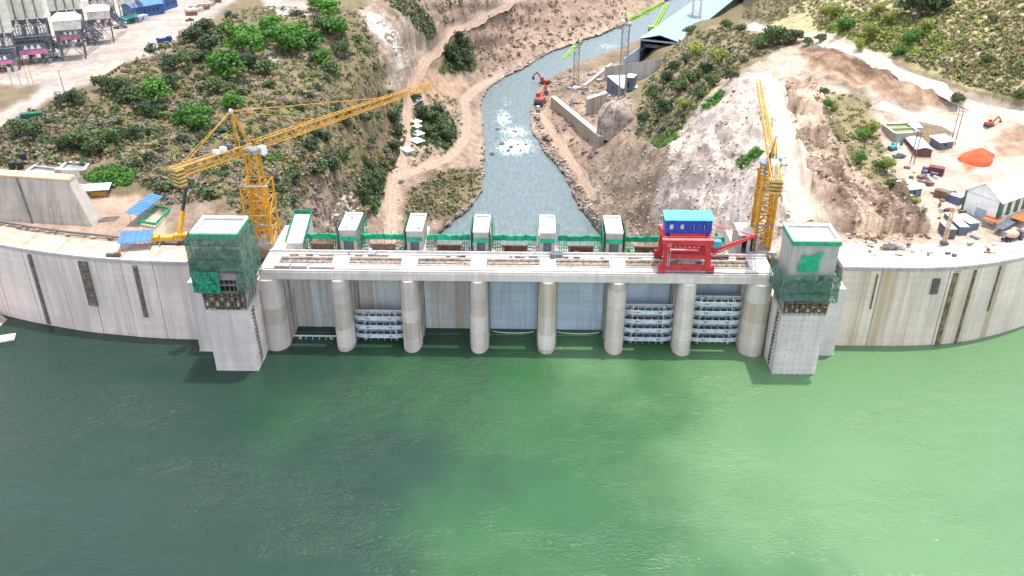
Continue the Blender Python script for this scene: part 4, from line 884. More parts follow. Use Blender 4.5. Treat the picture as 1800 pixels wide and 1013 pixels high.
# ------------------------------------------------------------------ gantry crane
def gantry():
    r = thing('gantry_crane', 'red gantry crane with blue machine house standing on the dam deck', 'gantry crane', (49.3, 226.1, DECK + .15))
    H = 8.9; D = 9.4
    for y in (0, D):
        sb = MB().box(-8, 8, y - .55, y + .55, .9, 2.4).build('sill_beam', 'red', r)
        for x in (-6.8, 6.9):
            MB().box(x - 1.1, x + 1.1, y - .65, y + .65, .12, .9).build('bogie', 'red' if x < 0 else 'maroon', sb)
            for k in (-.6, .6): MB().cyl((x + k, y - .3, .3), (x + k, y + .3, .3), .32, 10).build('wheel', 'dark', sb)
        for x in (-6.2, 6.0):
            xt = x * .93
            MB().hexa([(x - .75, y - .6, 2.4), (x + .75, y - .6, 2.4), (x + .75, y + .6, 2.4), (x - .75, y + .6, 2.4), (xt - .85, y - .6 + (1 if y == 0 else -1) * .0, H), (xt + .85, y - .6, H), (xt + .85, y + .6, H), (xt - .85, y + .6, H)]).build('leg', 'red', r)
        MB().box(-5.2, 5.1, y - .45, y + .45, 4.6, 5.7).build('tie_beam', 'red', r)
        MB().box(-7.2, 7.0, y - .7, y + .7, H, H + 1.5).build('girder', 'red', r)
        MB().box(-7.25, 7.05, y - .72, y + .72, H + 1.5, H + 1.62).build('girder_walkway', 'red_light', r)
    for x in (-6.3, 6.1):
        MB().box(x - .6, x + .6, .7, D - .7, H, H + 1.5).build('girder', 'red', r)
        MB().beam((x, .5, 2.6), (x, D / 2, H), .45).build('brace', 'red', r); MB().beam((x, D - .5, 2.6), (x, D / 2, H), .45).build('brace', 'red', r)
    MB().box(-5.7, 5.5, .75, D - .75, H + .6, H + 1.0).build('trolley_floor', 'maroon', r)
    tr = MB().box(-5.0, 5.0, 1.6, D - 1.6, H + 1.0, H + 2.3).build('trolley', 'red', r)
    # drums glimpsed under the girder
    for k in range(6): MB().cyl((-3.6 + k * 1.3, 1.2, H - 1.3), (-3.0 + k * 1.3, 1.2, H - 1.3), .35, 8).build('sheave', 'offwhite', r)
    MB().box(-4.6, 4.6, .9, 1.6, H - 1.9, H - .7).build('lifting_beam', 'red', r)
    MB().box(-6.4, -5.2, -1.5, -.75, H - 2, H).build('cable_box', 'red', r)
    hs = thing('x', None, None); bpy.data.objects.remove(hs)
    z0 = H + 2.3; wl_ = MB(); wl_.box(-6.4, 6.6, 2.3, 2.5, z0, z0 + 1.3); wl_.box(-6.4, 6.6, 2.3, 2.5, z0 + 2.7, z0 + 4.1)
    wins = (-4.7, -1.7, 1.6, 4.5); edges = [-6.4] + [e for w in wins for e in (w - .5, w + .5)] + [6.6]
    for a, b_ in zip(edges[::2], edges[1::2]): wl_.box(a, b_, 2.3, 2.5, z0 + 1.3, z0 + 2.7)
    wl_.box(-6.4, -6.2, 2.5, 7.4, z0, z0 + 4.1); wl_.box(6.4, 6.6, 2.5, 7.4, z0, z0 + 4.1); wl_.box(-6.2, 6.4, 7.2, 7.4, z0, z0 + 4.1)
    h = wl_.build('machine_house', 'blue', r)
    for w in wins:
        MB().box(w - .5, w + .5, 2.42, 2.48, z0 + 1.3, z0 + 2.7).build('window', 'offwhite' if w < 0 else 'glass_dark', h)
        MB().box(w - .04, w + .04, 2.35, 2.41, z0 + 1.3, z0 + 2.7).build('mullion', 'white', h)
    MB().hexa([(-6.8, 1.9, z0 + 4.0), (7.0, 1.9, z0 + 4.0), (7.0, 7.7, z0 + 4.6), (-6.8, 7.7, z0 + 4.6), (-6.8, 1.9, z0 + 4.25), (7.0, 1.9, z0 + 4.25), (7.0, 7.7, z0 + 4.85), (-6.8, 7.7, z0 + 4.85)]).build('roof', 'cyan', h)
    for k in range(0): MB().hexa([(-6.3 + k * 1.6, 2.45, z0 + 4.25), (-6.2 + k * 1.6, 2.45, z0 + 4.25), (-6.2 + k * 1.6, 10.3, z0 + 5.15), (-6.3 + k * 1.6, 10.3, z0 + 5.15), (-6.3 + k * 1.6, 2.45, z0 + 4.33), (-6.2 + k * 1.6, 2.45, z0 + 4.33), (-6.2 + k * 1.6, 10.3, z0 + 5.23), (-6.3 + k * 1.6, 10.3, z0 + 5.23)]).build('roof_rib', 'cyan', h)
    # slewing jib on the right leg
    tip = Vector((18.6, .6, 11.6))
    j = MB(); j.beam((6.9, 1.2, 6.2), tip, .75, .6); j.build('jib', 'red', r)
    MB().beam((6.9, -.5, 6.0), tip - Vector((0, .5, 0)), .3).build('jib_chord', 'red', r)
    MB().beam((7.0, 3.2, z0 + 2.6), tip, .22).build('jib_tie', 'red_light', r); MB().beam((7.0, 2.6, z0 + 2.2), tip - Vector((.4, .3, 0)), .14).build('jib_tie', 'red', r)
    MB().beam(tip, tip - Vector((0, 0, 2.4)), .06).build('hoist_rope', 'dark', r)
    MB().cyl((tip.x, tip.y - .3, tip.z), (tip.x, tip.y + .3, tip.z), .5, 12).build('jib_sheave', 'red', r)
    hb = MB(); hb.box(tip.x - .35, tip.x + .35, tip.y - .3, tip.y + .3, tip.z - 3.1, tip.z - 2.4); hb.build('hook_block', 'steel_dark', r)
    MB().box(7.2, 9.6, 1.2, 3.0, H - 1.6, H + .3).build('operator_cab', 'cyan', r)
    for k in range(14): MB().beam((-5.6, -.75, 2.6 + k * .5), (-4.9, -.75, 2.6 + k * .5), .08).build('ladder_rung', 'offwhite', r)
    for x in (-5.6, -4.9): MB().beam((x, -.75, 2.4), (x, -.75, 9.6), .1).build('ladder_stile', 'offwhite', r)
    hr = MB()
    for k in range(10): hr.beam((-7 + k * 1.55, -.65, H + 1.62), (-7 + k * 1.55, -.65, H + 2.7), .08)
    hr.beam((-7, -.65, H + 2.7), (6.95, -.65, H + 2.7), .08); hr.beam((-7, -.65, H + 2.15), (6.95, -.65, H + 2.15), .06); hr.build('handrail', 'red_light', r)
    for k in range(3): MB().beam((-2 + k * 2, 4, H + .6), (-2 + k * 2, 4, 3.2), .08).build('hoist_rope', 'dark', r)
    ring = MB()
    for k in range(20):
        t0, t1 = 2 * math.pi * k / 20, 2 * math.pi * (k + 1) / 20
        ring.beam((-2.6 + 1.5 * math.cos(t0), .9, 2.2 + 1.3 * math.sin(t0)), (-2.6 + 1.5 * math.cos(t1), .9, 2.2 + 1.3 * math.sin(t1)), .22)
        if k % 3 == 0: ring.beam((-2.6, .9, 2.2), (-2.6 + 1.5 * math.cos(t0), .9, 2.2 + 1.3 * math.sin(t0)), .12)
    ring.build('cable_reel', 'brown_wood', r)
    return r
gantry()
# ------------------------------------------------------------------ tower cranes
def crane(base, ztop, tipv, cw_len, label, mat='yellow', mast_w=2.6, cage=None, jib_h=2.4, apex=11., nw=9, plates=True, cabmat='white', jmat=None):
    r = thing('tower_crane', label, 'tower crane', tuple(base)); jmat = jmat or mat
    h = ztop - base.z; L = tipv.length; d = tipv.normalized(); n = Vector((-d.y, d.x, 0))
    MB().lattice((0, 0, 0), (0, 0, h), mast_w, mast_w, max(4, int(h / mast_w / 1.1)), .22, .5).build('mast', mat, r)
    MB().box(-mast_w, mast_w, -mast_w, mast_w, -.5, .35).build('base_block', 'conc_grey', r)
    if cage:
        cw_, ch = cage; cg = MB(); cg.lattice((0, 0, .3), (0, 0, ch), cw_, cw_, max(3, int(ch / cw_ / .55)), .2, .5)
        cg.lattice((0, 0, .3), (0, 0, ch), cw_ * .62, cw_ * .62, max(3, int(ch / cw_ / .45)), .16, .3); c_ = cg.build('climbing_cage', mat, r)
        for z in (ch * .35, ch): MB().box(-cw_ / 2 - .8, cw_ / 2 + .8, -cw_ / 2 - .8, -cw_ / 2 + .2, z, z + .15).build('catwalk', 'steel', c_)
        for k in range(5): MB().box(-2 + k * .9, -1.4 + k * .9, -1, .4, ch + .1, ch + 1 + .5 * (k % 2)).build('cage_motor', 'steel_dark', c_)
    MB().cyl((0, 0, h), (0, 0, h + .9), mast_w * .75, 20).build('slewing_ring', 'steel', r)
    z = h + 1.6
    ap = Vector((0, 0, z + apex)) - d * apex * .42
    af = MB()
    for s in (-1, 1): af.beam(n * s * .9 + Vector((0, 0, z)), ap, .34); af.beam(n * s * .9 - d * 4.5 + Vector((0, 0, z)), ap, .3)
    af.beam(n * .6 + Vector((0, 0, z + apex * .4)) - d * apex * .17, -n * .6 + Vector((0, 0, z + apex * .4)) - d * apex * .17, .2); af.build('a_frame', mat, r)
    MB().cyl(ap - n * .4, ap + n * .4, .6, 10).build('apex_sheave', 'offwhite', r)
    s0 = d * 1.2 + Vector((0, 0, z)); t0 = d * L + Vector((0, 0, z + (tipv.z)))
    jb = MB(); jb.lattice(s0, t0, 1.9, jib_h, max(8, int(L / 3.)), .11, .21, .72); jb.build('jib', jmat, r)
    c1 = -d * cw_len + Vector((0, 0, z)); cj = MB(); cj.lattice(-d * .6 + Vector((0, 0, z)), c1, 2.6, 2.6, max(4, int(cw_len / 3.)), .14, .28); cj.build('counter_jib', mat, r)
    ck = MB(); ck.beam(-d * .6 + Vector((0, 0, z + 1.05)), c1 + Vector((0, 0, 1.05)), 1.7, .12); ck.build('walkway', 'steel', r)
    for k, t in enumerate((.28, .36, .45)): 
        q = -d * cw_len * t + Vector((0, 0, z + 1.1)); b_ = MB(); b_.box(-.9, .9, -.7, .7, 0, 1.6 - .2 * k); o = b_.build('winch_cabinet', 'white' if k else 'steel_dark', r); o.location = q; o.rotation_euler = (0, 0, math.atan2(n.y, n.x))
    q = -d * cw_len * .12 + Vector((0, 0, z + 1.1)); b_ = MB().cyl((-1.2, 0, .8), (1.2, 0, .8), .8, 12).build('winch_drum', 'dark', r); b_.location = q; b_.rotation_euler = (0, 0, math.atan2(n.y, n.x))
    for k in range(nw):
        o = MB().box(-1.7, 1.7, -1.3, 1.3, -.27, .22).build('counterweight', 'yellow_pale' if k % 2 == 0 else 'rust', r); o.location = c1 + d * (1.2 + .06 * k) + Vector((0, 0, .8 - k * .56)); o.rotation_euler = (0, 0, math.atan2(d.y, d.x) + math.pi / 2)
    for t in ((.32, .68) if L > 50 else (.6,)):
        p = d * L * t + Vector((0, 0, z + tipv.z * t + jib_h / 2 * (1 - .28 * t)))
        for s in (-.25, .25): MB().beam(ap + n * s, p + n * s, .11).build('tie_bar', jmat, r)
    for s in (-.8, .8): MB().beam(ap, c1 + d * 2.5 + n * s + Vector((0, 0, 1)), .14).build('tie_bar', jmat, r)
    cb = MB().box(-.9, .9, -1.1, 1.1, -2.6, -.2).build('operator_cab', cabmat, r); cb.location = d * 2.2 + n * (-2.0) + Vector((0, 0, z)); cb.rotation_euler = (0, 0, math.atan2(d.y, d.x))
    g = MB().box(.91, .95, -.9, .9, -1.7, -.6).build('window', 'glass_dark', cb)
    tr = d * L * .55 + Vector((0, 0, z + tipv.z * .55 - jib_h / 2 - .3)); MB().box(-.8, .8, -.8, .8, -.3, .2).build('trolley', 'steel_dark', r).location = tr
    return r
b = atz(463, 441, DECK - 3.2); piv = Vector((-77.2, 250, 0)); 
crane(Vector((-78.2, 249.5, DECK - 2)), 53.6, Vector((47.5, 69, 0)), 27, 'big yellow tower crane behind the green-netted tower, long jib over the brown slope', mast_w=3.4, cage=(7.6, 19.5), jib_h=2.6, apex=12, nw=10)
crane(Vector((75.2, 247.5, DECK - 2)), 51.5, Vector((14.5, 83.5, 0)), 20, 'tall slender yellow tower crane behind the white-roofed tower, jib over the white haul road', mast_w=4.4, cage=(5.2, 25), jib_h=2.8, apex=8, nw=7, cabmat='teal', jmat='yellow_pale')
def z_at(x, y, py):
    lo, hi = -60., 140.
    for _ in range(40):
        m_ = (lo + hi) / 2
        if proj((x, y, m_))[1] > py: lo = m_
        else: hi = m_
    return lo
g = ground(1093, 172); zt = z_at(g.x, g.y, 44); tp = atz(1166, 2, zt + 3); crane(Vector((g.x, g.y, g.z - 1)), zt, tp - Vector((g.x, g.y, zt + 3)), 14, 'far grey-masted tower crane with lime green jib beside the powerhouse', mat='mast_grey', mast_w=4.2, jib_h=3., apex=7, nw=4, jmat='lime')
g = ground(1012, 152); zt = z_at(g.x, g.y, 84); tp = atz(989, 104, zt); crane(Vector((g.x, g.y, g.z - 1)), zt, Vector((tp.x - g.x, tp.y - g.y, -1)), 8, 'far green-grey tower crane standing at the river edge with short lime jib', mat='mast_grey', mast_w=3.6, jib_h=2.6, apex=5, nw=3, jmat='lime')
p = aty(1222, 46, 770); crane(Vector((p.x, p.y, p.z - 22)), p.z + 36, Vector((-34, -24, -3)), 12, 'far beige tower crane rising through the blue-grey powerhouse roofline', mat='tan_slab', mast_w=6.5, jib_h=3., apex=7, nw=4, jmat='lime')
# ------------------------------------------------------------------ powerhouse
fx, fy = 103., 694.; ax = Vector((.395, .919, 0)).normalized(); pn = Vector((ax.y, -ax.x, 0)); FZ = -37.
r = thing('powerhouse', 'long powerhouse hall with blue-grey gable roof and open end beyond the green spur', 'building', (fx, fy, FZ), math.atan2(ax.y, ax.x) - math.pi / 2)
L, hw, e, rd = 240., 15., 22., 26.
for s in (-1, 1):
    for k in range(24):
        y0 = k * 10.; MB().box(s * hw - .3, s * hw + .3, y0 + .15, y0 + 9.85, 0, e).build('wall_panel', 'ph_wall' if (k + (s > 0)) % 5 else 'slate', r)
        MB().box(s * hw + s * .3 - .2, s * hw + s * .3 + .2, y0 - .2, y0 + .2, 0, e).build('column', 'ph_light', r)
for k in range(5): MB().box(-hw - .3, -hw + .3, -42 + k * 8.4 + .1, -42 + k * 8.4 + 8.3, 0, 16).build('wall_panel', 'ph_light', r)
for k in range(24):
    for s in (-1, 1):
        y0, y1 = k * 10. - .6 * (k == 0), k * 10. + 9.9
        MB().hexa([(0, y0, rd), (s * (hw + 1.4), y0, e - .2), (s * (hw + 1.4), y1, e - .2), (0, y1, rd), (0, y0, rd + .5), (s * (hw + 1.4), y0, e + .3), (s * (hw + 1.4), y1, e + .3), (0, y1, rd + .5)]).build('roof_sheet', 'ph_roof', r)
MB().poly([(-hw, 40, 0), (hw, 40, 0), (hw, 40, e), (0, 40, rd), (-hw, 40, e)]); q = MB(); q.prism([(-hw, 60), (hw, 60), (hw, 60.5), (-hw, 60.5)], 0, e); q.build('end_wall', 'ph_wall', r)
MB().beam((-hw, -.3, e - .6), (hw, -.3, e - .6), .6, 1.2).build('portal_beam', 'ph_light', r); MB().beam((-hw, 10, 15), (hw, 10, 15), 1.6, 2.4).build('bridge_crane', 'steel', r)
for s in (-1, 1): MB().beam((s * (hw - .8), 0, 13.5), (s * (hw - .8), 60, 13.5), .7, 1.).build('crane_rail', 'ph_light', r)
MB().box(-hw, hw, -44, 60, -3, 0.02).build('floor', 'conc_grey', r)
MB().box(-hw - 6, hw, -48, -44.05, -6, 5).build('end_wall', 'conc_grey', r)
# concrete works in front of it
def prismthing(name, label, cat, pts, z0, z1, mat, top=None):
    c_ = sum((Vector((p[0], p[1], 0)) for p in pts), Vector()) / len(pts); r = thing(name, label, cat, (c_.x, c_.y, z0))
    MB().prism([(p[0] - c_.x, p[1] - c_.y) for p in pts], 0, z1 - z0).build('wall', mat, r)
    if top: MB().prism([((p[0] - c_.x) * 1.02, (p[1] - c_.y) * 1.02) for p in pts], z1 - z0 + .01, z1 - z0 + .4).build('cap', top, r)
    return r
def orient(p0, p1): d = Vector(p1) - Vector(p0); d.z = 0; return d.normalized()
def wallseg(label, p0, p1, th, h, mat, cap, panels=6, name='retaining_wall'):
    a = ground(*p0); b_ = ground(*p1); d = orient(a, b_); n = Vector((-d.y, d.x, 0)); L = (Vector((b_.x, b_.y, 0)) - Vector((a.x, a.y, 0))).length
    zb = min(a.z, b_.z) - 3; r = thing(name, label, 'wall', (a.x, a.y, zb), math.atan2(d.y, d.x))
    tz = lambda k: a.z + (b_.z - a.z) * k / panels - zb + h
    for k in range(panels): mbx = None if False else MB().box(L * k / panels + .08, L * (k + 1) / panels - .08, 0, th, 0, a.z + (b_.z - a.z) * (k + .5) / panels - zb + h) if False else MB().hexa([(xx, yy, zz) for zz_ in (0, 1) for xx, yy, zz in ((L * k / panels + .08, 0, zz_ * tz(k)), (L * (k + 1) / panels - .08, 0, zz_ * tz(k + 1)), (L * (k + 1) / panels - .08, th, zz_ * tz(k + 1)), (L * k / panels + .08, th, zz_ * tz(k)))]).build('wall_panel', mat, r)
    for k in range(panels): MB().hexa([(xx, yy, zz + e_) for e_ in (.01, .5) for xx, yy, zz in ((L * k / panels, -.2, tz(k)), (L * (k + 1) / panels, -.2, tz(k + 1)), (L * (k + 1) / panels, th + .2, tz(k + 1)), (L * k / panels, th + .2, tz(k)))]).build('coping', cap, r)
    return r
wallseg('long tan concrete retaining wall climbing beside the right river bank road', (968, 188), (1052, 262), 3., 6.5, 'conc_yel', 'conc_light', 8)
wallseg('grey concrete wall with formwork panels below the dark blue site cabin', (1032, 205), (1066, 196), 4., 10., 'conc', 'conc_light', 3)
wallseg('long grey concrete wall under the powerhouse end near the crane mast', (1062, 140), (1150, 128), 5., 8., 'conc_grey', 'conc_light', 6)
wallseg('thin pale concrete kerb wall slanting between rubble and the river', (1028, 158), (1076, 122), 1.5, 3., 'conc_light', 'conc_light', 5)
g = ground(1084, 238); r = thing('tunnel_mound', 'rounded tan shotcrete mound with pale ribs beside the green spur', 'mound', (g.x, g.y + 6, g.z - 4), -.2)
q = MB(); n, mr = 28, 14
for j in range(mr + 1):
    ph = math.pi / 2 * j / mr
    for i in range(n):
        t = 2 * math.pi * i / n; k = math.cos(ph) ** .55; f_ = 1 + .10 * math.sin(3 * t + 5 * ph) + R.uniform(-.06, .06)
        q.v.append((11.5 * k * f_ * math.cos(t), 9 * k * f_ * math.sin(t), 20 * math.sin(ph) * (1 + R.uniform(-.02, .02))))
for j in range(mr):
    for i in range(n): a = j * n; q.f.append((a + i, a + (i + 1) % n, a + n + (i + 1) % n, a + n + i))
q.build('shell', 'rock', r, True)
for k in range(3):
    q = MB(); tt = -2.4 + k * .75; pr = [(11.6 * math.cos(math.pi / 2 * j / 12) ** .55 * math.cos(tt), 9.1 * math.cos(math.pi / 2 * j / 12) ** .55 * math.sin(tt), 20.1 * math.sin(math.pi / 2 * j / 12)) for j in range(12)]
    for a, b_ in zip(pr[:-1], pr[1:]): q.beam(a, b_, .6, .6)
    q.build('rib', 'tan_slab', r)
g = ground(1147, 56); r = thing('crawler_crane', 'far crawler crane with lime boom on the river side of the powerhouse', 'crawler crane', tuple(g)); tp = atz(1173, 8, g.z + 16) - g
for y in (-3, 3): MB().box(-4, 4, y - .9, y + .9, 0, 1.8).build('track', 'dark', r)
MB().box(-4, 4, -3, 3, 1.8, 5).build('body', 'lime', r); MB().lattice((2, 0, 4), tuple(tp), 2.4, 2.4, 14, .3, .6).build('boom', 'lime', r)
# ------------------------------------------------------------------ sheds, containers, vehicles
def shed(name, label, cat, p0, p1, depth, h, roof='mono', wall='offwhite', top='grey_sheet', group=None, rise=.8, over=.5, posts=False, base=None, win=True):
    a = ground(*p0); b_ = ground(*p1); d = orient(a, b_); L = (Vector((b_.x, b_.y, 0)) - Vector((a.x, a.y, 0))).length; z = (min(a.z, b_.z) if base is None else base) - .15
    r = thing(name, label, cat, (a.x, a.y, z), math.atan2(d.y, d.x), group)
    if posts:
        for k in range(4):
            for y in (.2, depth - .2): MB().beam((.3 + (L - .6) * k / 3, y, 0), (.3 + (L - .6) * k / 3, y, h + rise * (y / depth)), .16).build('post', 'steel', r)
    else:
        q = MB(); q.box(0, L, 0, depth, 0, h); w = q.build('wall', wall, r)
        if win and L > 4:
            MB().box(L * .12, L * .12 + min(1.2, L * .2), -.06, .05, 0, min(2.1, h * .8)).build('door', 'slate', w)
            for k in range(max(1, int(L / 4))): MB().box(L * .35 + k * 2.6, L * .35 + k * 2.6 + min(1.3, L * .2), -.05, .05, h * .4, h * .75).build('window', 'glass_dark', w)
    if roof == 'mono':
        q = MB(); q.hexa([(-over, -over, h), (L + over, -over, h), (L + over, depth + over, h + rise), (-over, depth + over, h + rise), (-over, -over, h + .15), (L + over, -over, h + .15), (L + over, depth + over, h + rise + .15), (-over, depth + over, h + rise + .15)]); rf = q.build('roof', top, r)
        n = max(3, int(L / 1.5))
        for k in range(n): x = L * (k + .5) / n; MB().hexa([(x - .06, -over, h + .15), (x + .06, -over, h + .15), (x + .06, depth + over, h + rise + .15), (x - .06, depth + over, h + rise + .15), (x - .06, -over, h + .25), (x + .06, -over, h + .25), (x + .06, depth + over, h + rise + .25), (x - .06, depth + over, h + rise + .25)]).build('roof_rib', top, rf)
    elif roof == 'gable':
        for s in (0, 1):
            y0 = -over if s == 0 else depth + over; q = MB(); q.hexa([(-over, y0, h - .1), (L + over, y0, h - .1), (L + over, depth / 2, h + rise), (-over, depth / 2, h + rise), (-over, y0, h + .1), (L + over, y0, h + .1), (L + over, depth / 2, h + rise + .2), (-over, depth / 2, h + rise + .2)]); q.build('roof_sheet', top, r)
        for x in (.05, L - .05): MB().hexa([(x - .05, 0, h - .02), (x + .05, 0, h - .02), (x + .05, depth, h - .02), (x - .05, depth, h - .02), (x - .05, depth / 2 - .01, h + rise), (x + .05, depth / 2 - .01, h + rise), (x + .05, depth / 2 + .01, h + rise), (x - .05, depth / 2 + .01, h + rise)]).build('gable_end', wall, r)
    else:
        MB().box(-.1, L + .1, -.1, depth + .1, h, h + .2).build('roof', top, r)
    return r
def container(label, p0, p1, mat, top=None, h=2.7, w=2.6, group=None):
    a = ground(*p0); b_ = ground(*p1); d = orient(a, b_); L = max(5., (Vector((b_.x, b_.y, 0)) - Vector((a.x, a.y, 0))).length); r = thing('shipping_container', label, 'container', (a.x, a.y, min(a.z, b_.z) - .1), math.atan2(d.y, d.x), group)
    MB().box(0, L, 0, w, .12, h).build('body', mat, r); MB().box(-.05, L + .05, -.05, w + .05, h, h + .12).build('roof', top or mat, r); q = MB()
    for k in range(int(L / .6)): q.box(.3 + k * .6, .5 + k * .6, -.06, 0, .3, h - .2)
    q.build('corrugation', mat, r); MB().box(-.05, .0, .2, w - .2, .3, h - .2).build('door', 'steel_dark', r)
    for x in (.1, L - .4): MB().box(x, x + .3, .1, w - .1, 0, .12).build('skid', 'dark', r)
    return r
def wheels(r, xs, y, rad, wd=.35):
    o0 = None
    for x in xs:
        for s in (-1, 1):
            t = MB().cyl((x, s * y - wd / 2, rad), (x, s * y + wd / 2, rad), rad, 12).build('wheel', 'tyre', r); MB().cyl((x, s * y - wd / 2 - .03, rad), (x, s * y + wd / 2 + .03, rad), rad * .5, 8).build('rim', 'steel', t)
def truck(label, pos, rz, cab='white', bed='brown_wood', kind='dump', cat='truck', group=None):
    r = thing('dump_truck' if kind == 'dump' else 'mixer_truck' if kind == 'mixer' else 'pickup', label, cat, tuple(pos), rz, group)
    if kind == 'pickup':
        wheels(r, (1.1, -1.3), .75, .38, .25); MB().box(-2.4, 2.3, -.85, .85, .4, .95).build('body', cab, r)
        c_ = MB().hexa([(-.7, -.8, .95), (1.3, -.8, .95), (1.3, .8, .95), (-.7, .8, .95), (-.5, -.7, 1.65), (.8, -.7, 1.65), (.8, .7, 1.65), (-.5, .7, 1.65)]).build('cabin', cab, r)
        MB().hexa([(1.31, -.7, 1.0), (1.33, -.7, 1.0), (1.33, .7, 1.0), (1.31, .7, 1.0), (.84, -.62, 1.6), (.86, -.62, 1.6), (.86, .62, 1.6), (.84, .62, 1.6)]).build('windscreen', 'glass_dark', c_); MB().box(-2.3, -.8, -.7, .7, .96, 1.0).build('bed', 'dark', r); return r
    wheels(r, (2.6, -1.4, -2.7), 1.05, .52); MB().box(-3.6, 3.4, -.5, .5, .6, 1.).build('chassis', 'dark', r)
    c_ = MB().hexa([(2.0, -1.2, .8), (3.8, -1.2, .8), (3.8, 1.2, .8), (2.0, 1.2, .8), (2.0, -1.2, 3.0), (3.5, -1.2, 3.0), (3.5, 1.2, 3.0), (2.0, 1.2, 3.0)]).build('cabin', cab, r)
    MB().hexa([(3.72, -1., 1.8), (3.75, -1., 1.8), (3.75, 1., 1.8), (3.72, 1., 1.8), (3.58, -1., 2.7), (3.6, -1., 2.7), (3.6, 1., 2.7), (3.58, 1., 2.7)]).build('windscreen', 'glass_dark', c_)
    if kind == 'dump':
        q = MB(); q.box(-3.8, 1.7, -1.25, 1.25, 1.05, 1.2); q.box(-3.8, 1.7, -1.3, -1.2, 1.2, 2.5); q.box(-3.8, 1.7, 1.2, 1.3, 1.2, 2.5); q.box(1.6, 1.75, -1.3, 1.3, 1.2, 2.8); q.box(-3.85, -3.75, -1.3, 1.3, 1.2, 2.3); q.build('bed', bed, r)
        q = MB(); q.hexa([(-3.6, -1.15, 1.3), (1.5, -1.15, 1.3), (1.5, 1.15, 1.3), (-3.6, 1.15, 1.3), (-2.6, -.5, 2.6), (.6, -.5, 2.6), (.6, .5, 2.6), (-2.6, .5, 2.6)]); q.build('load', 'rock', r)
    else:
        q = MB(); q.cyl((1.6, 0, 1.9), (.6, 0, 2.1), .8, 14, 1.25); q.cyl((.6, 0, 2.1), (-1.6, 0, 2.5), 1.3, 14, 1.3); q.cyl((-1.6, 0, 2.5), (-3.6, 0, 2.9), 1.3, 14, .55); q.build('drum', bed, r, True)
        MB().hexa([(-4.2, -.4, 1.6), (-3.4, -.4, 1.6), (-3.4, .4, 1.6), (-4.2, .4, 1.6), (-3.9, -.6, 3.4), (-3.3, -.6, 3.4), (-3.3, .6, 3.4), (-3.9, .6, 3.4)]).build('chute', 'steel', r)
    return r
def excavator(label, pos, rz, mat, s=1.):
    r = thing('excavator', label, 'excavator', tuple(pos), rz); r.scale = (s, s, s)
    for y in (-1.1, 1.1):
        q = MB(); q.prism([(-2, y - .3), (2, y - .3), (2, y + .3), (-2, y + .3)], .15, .75); q.cyl((-2, y - .3, .45), (-2, y + .3, .45), .42, 10); q.cyl((2, y - .3, .45), (2, y + .3, .45), .42, 10); q.build('track', 'dark', r)
    MB().box(-1.9, 1.6, -1.3, 1.3, .95, 2.2).build('body', mat, r); MB().box(-2.4, -1.9, -1.2, 1.2, 1., 2.0).build('counterweight', 'steel_dark', r)
    c_ = MB().box(.2, 1.6, .3, 1.3, 2.2, 3.3).build('cab', mat, r); MB().box(1.58, 1.64, .4, 1.2, 2.3, 3.1).build('window', 'glass_dark', c_)
    MB().beam((1.4, -.3, 2.0), (4.4, -.3, 5.0), .45, .6).build('boom', mat, r); MB().beam((4.4, -.3, 5.0), (6.4, -.3, 2.6), .36, .45).build('stick', mat, r)
    MB().hexa([(5.7, -.9, 1.2), (6.7, -.9, 1.4), (6.7, .3, 1.4), (5.7, .3, 1.2), (6.1, -.9, 2.6), (6.7, -.9, 2.6), (6.7, .3, 2.6), (6.1, .3, 2.6)]).build('bucket', 'steel_dark', r)
    return r
# --- left bank
def roof_shelter(p0, p1, depth, h, label): return shed('canopy', label, 'canopy', p0, p1, depth, h, 'mono', top='blue_sheet', rise=.9, posts=True)
roof_shelter((212, 438), (266, 440), 5.6, 3.4, 'blue sheet canopy on posts beside the yellow truck crane')
roof_shelter((246, 398), (286, 362), 3.2, 4.0, 'narrow slanting blue sheet canopy beside the green-railed pit')
# green railed pit
A = [ground(p[0], p[1]) for p in ((246, 397), (275, 402), (300, 372), (274, 368))]; c_ = sum(A, Vector()) / 4; r = thing('railed_pit', 'open rectangular pit platform with bright green guard rails near the rock mound', 'pit', (c_.x, c_.y, min(a.z for a in A)))
MB().prism([(a.x - c_.x, a.y - c_.y) for a in A], -.3, .45).build('slab', 'tan_slab', r)
for i in range(4):
    a, b_ = A[i] - c_, A[(i + 1) % 4] - c_; a.z = b_.z = .45; e_ = thing('x', None, None); bpy.data.objects.remove(e_)
    MB().beam(a + Vector((0, 0, 1.1)), b_ + Vector((0, 0, 1.1)), .25, .9).build('guard_panel', 'net_bright', r)
    for k in range(5): p = a.lerp(b_, k / 5); MB().beam(p, p + Vector((0, 0, 1.9)), .1).build('post', 'steel', r)
# mobile crane
r = thing('truck_crane', 'yellow truck crane with raised boom parked on the dam crest', 'truck crane', (-103.6, 242.6, DECK + .0), .12)
wheels(r, (-4.6, -3.2, 1.6, 3.0, 4.4), 1.15, .6, .4); MB().box(-6, 6, -1.3, 1.3, .7, 1.35).build('chassis', 'steel', r); MB().box(-6.6, -4.4, -1.25, 1.25, .8, 2.7).build('cabin', 'yellow', r); MB().box(-6.66, -6.6, -1.1, 1.1, 1.7, 2.5).build('windscreen', 'glass_dark', r)
MB().box(-4.0, .0, -1.2, 1.2, 1.35, 2.5).build('engine_hood', 'yellow', r); sb = MB().box(.2, 4.0, -1.2, 1.2, 1.4, 3.0).build('slewing_body', 'yellow', r); MB().box(1.2, 2.8, -2.1, -1.2, 1.6, 3.4).build('operator_cab', 'yellow', r); MB().box(4.0, 5.2, -1.25, 1.25, 1.5, 2.8).build('counterweight', 'steel_dark', r)
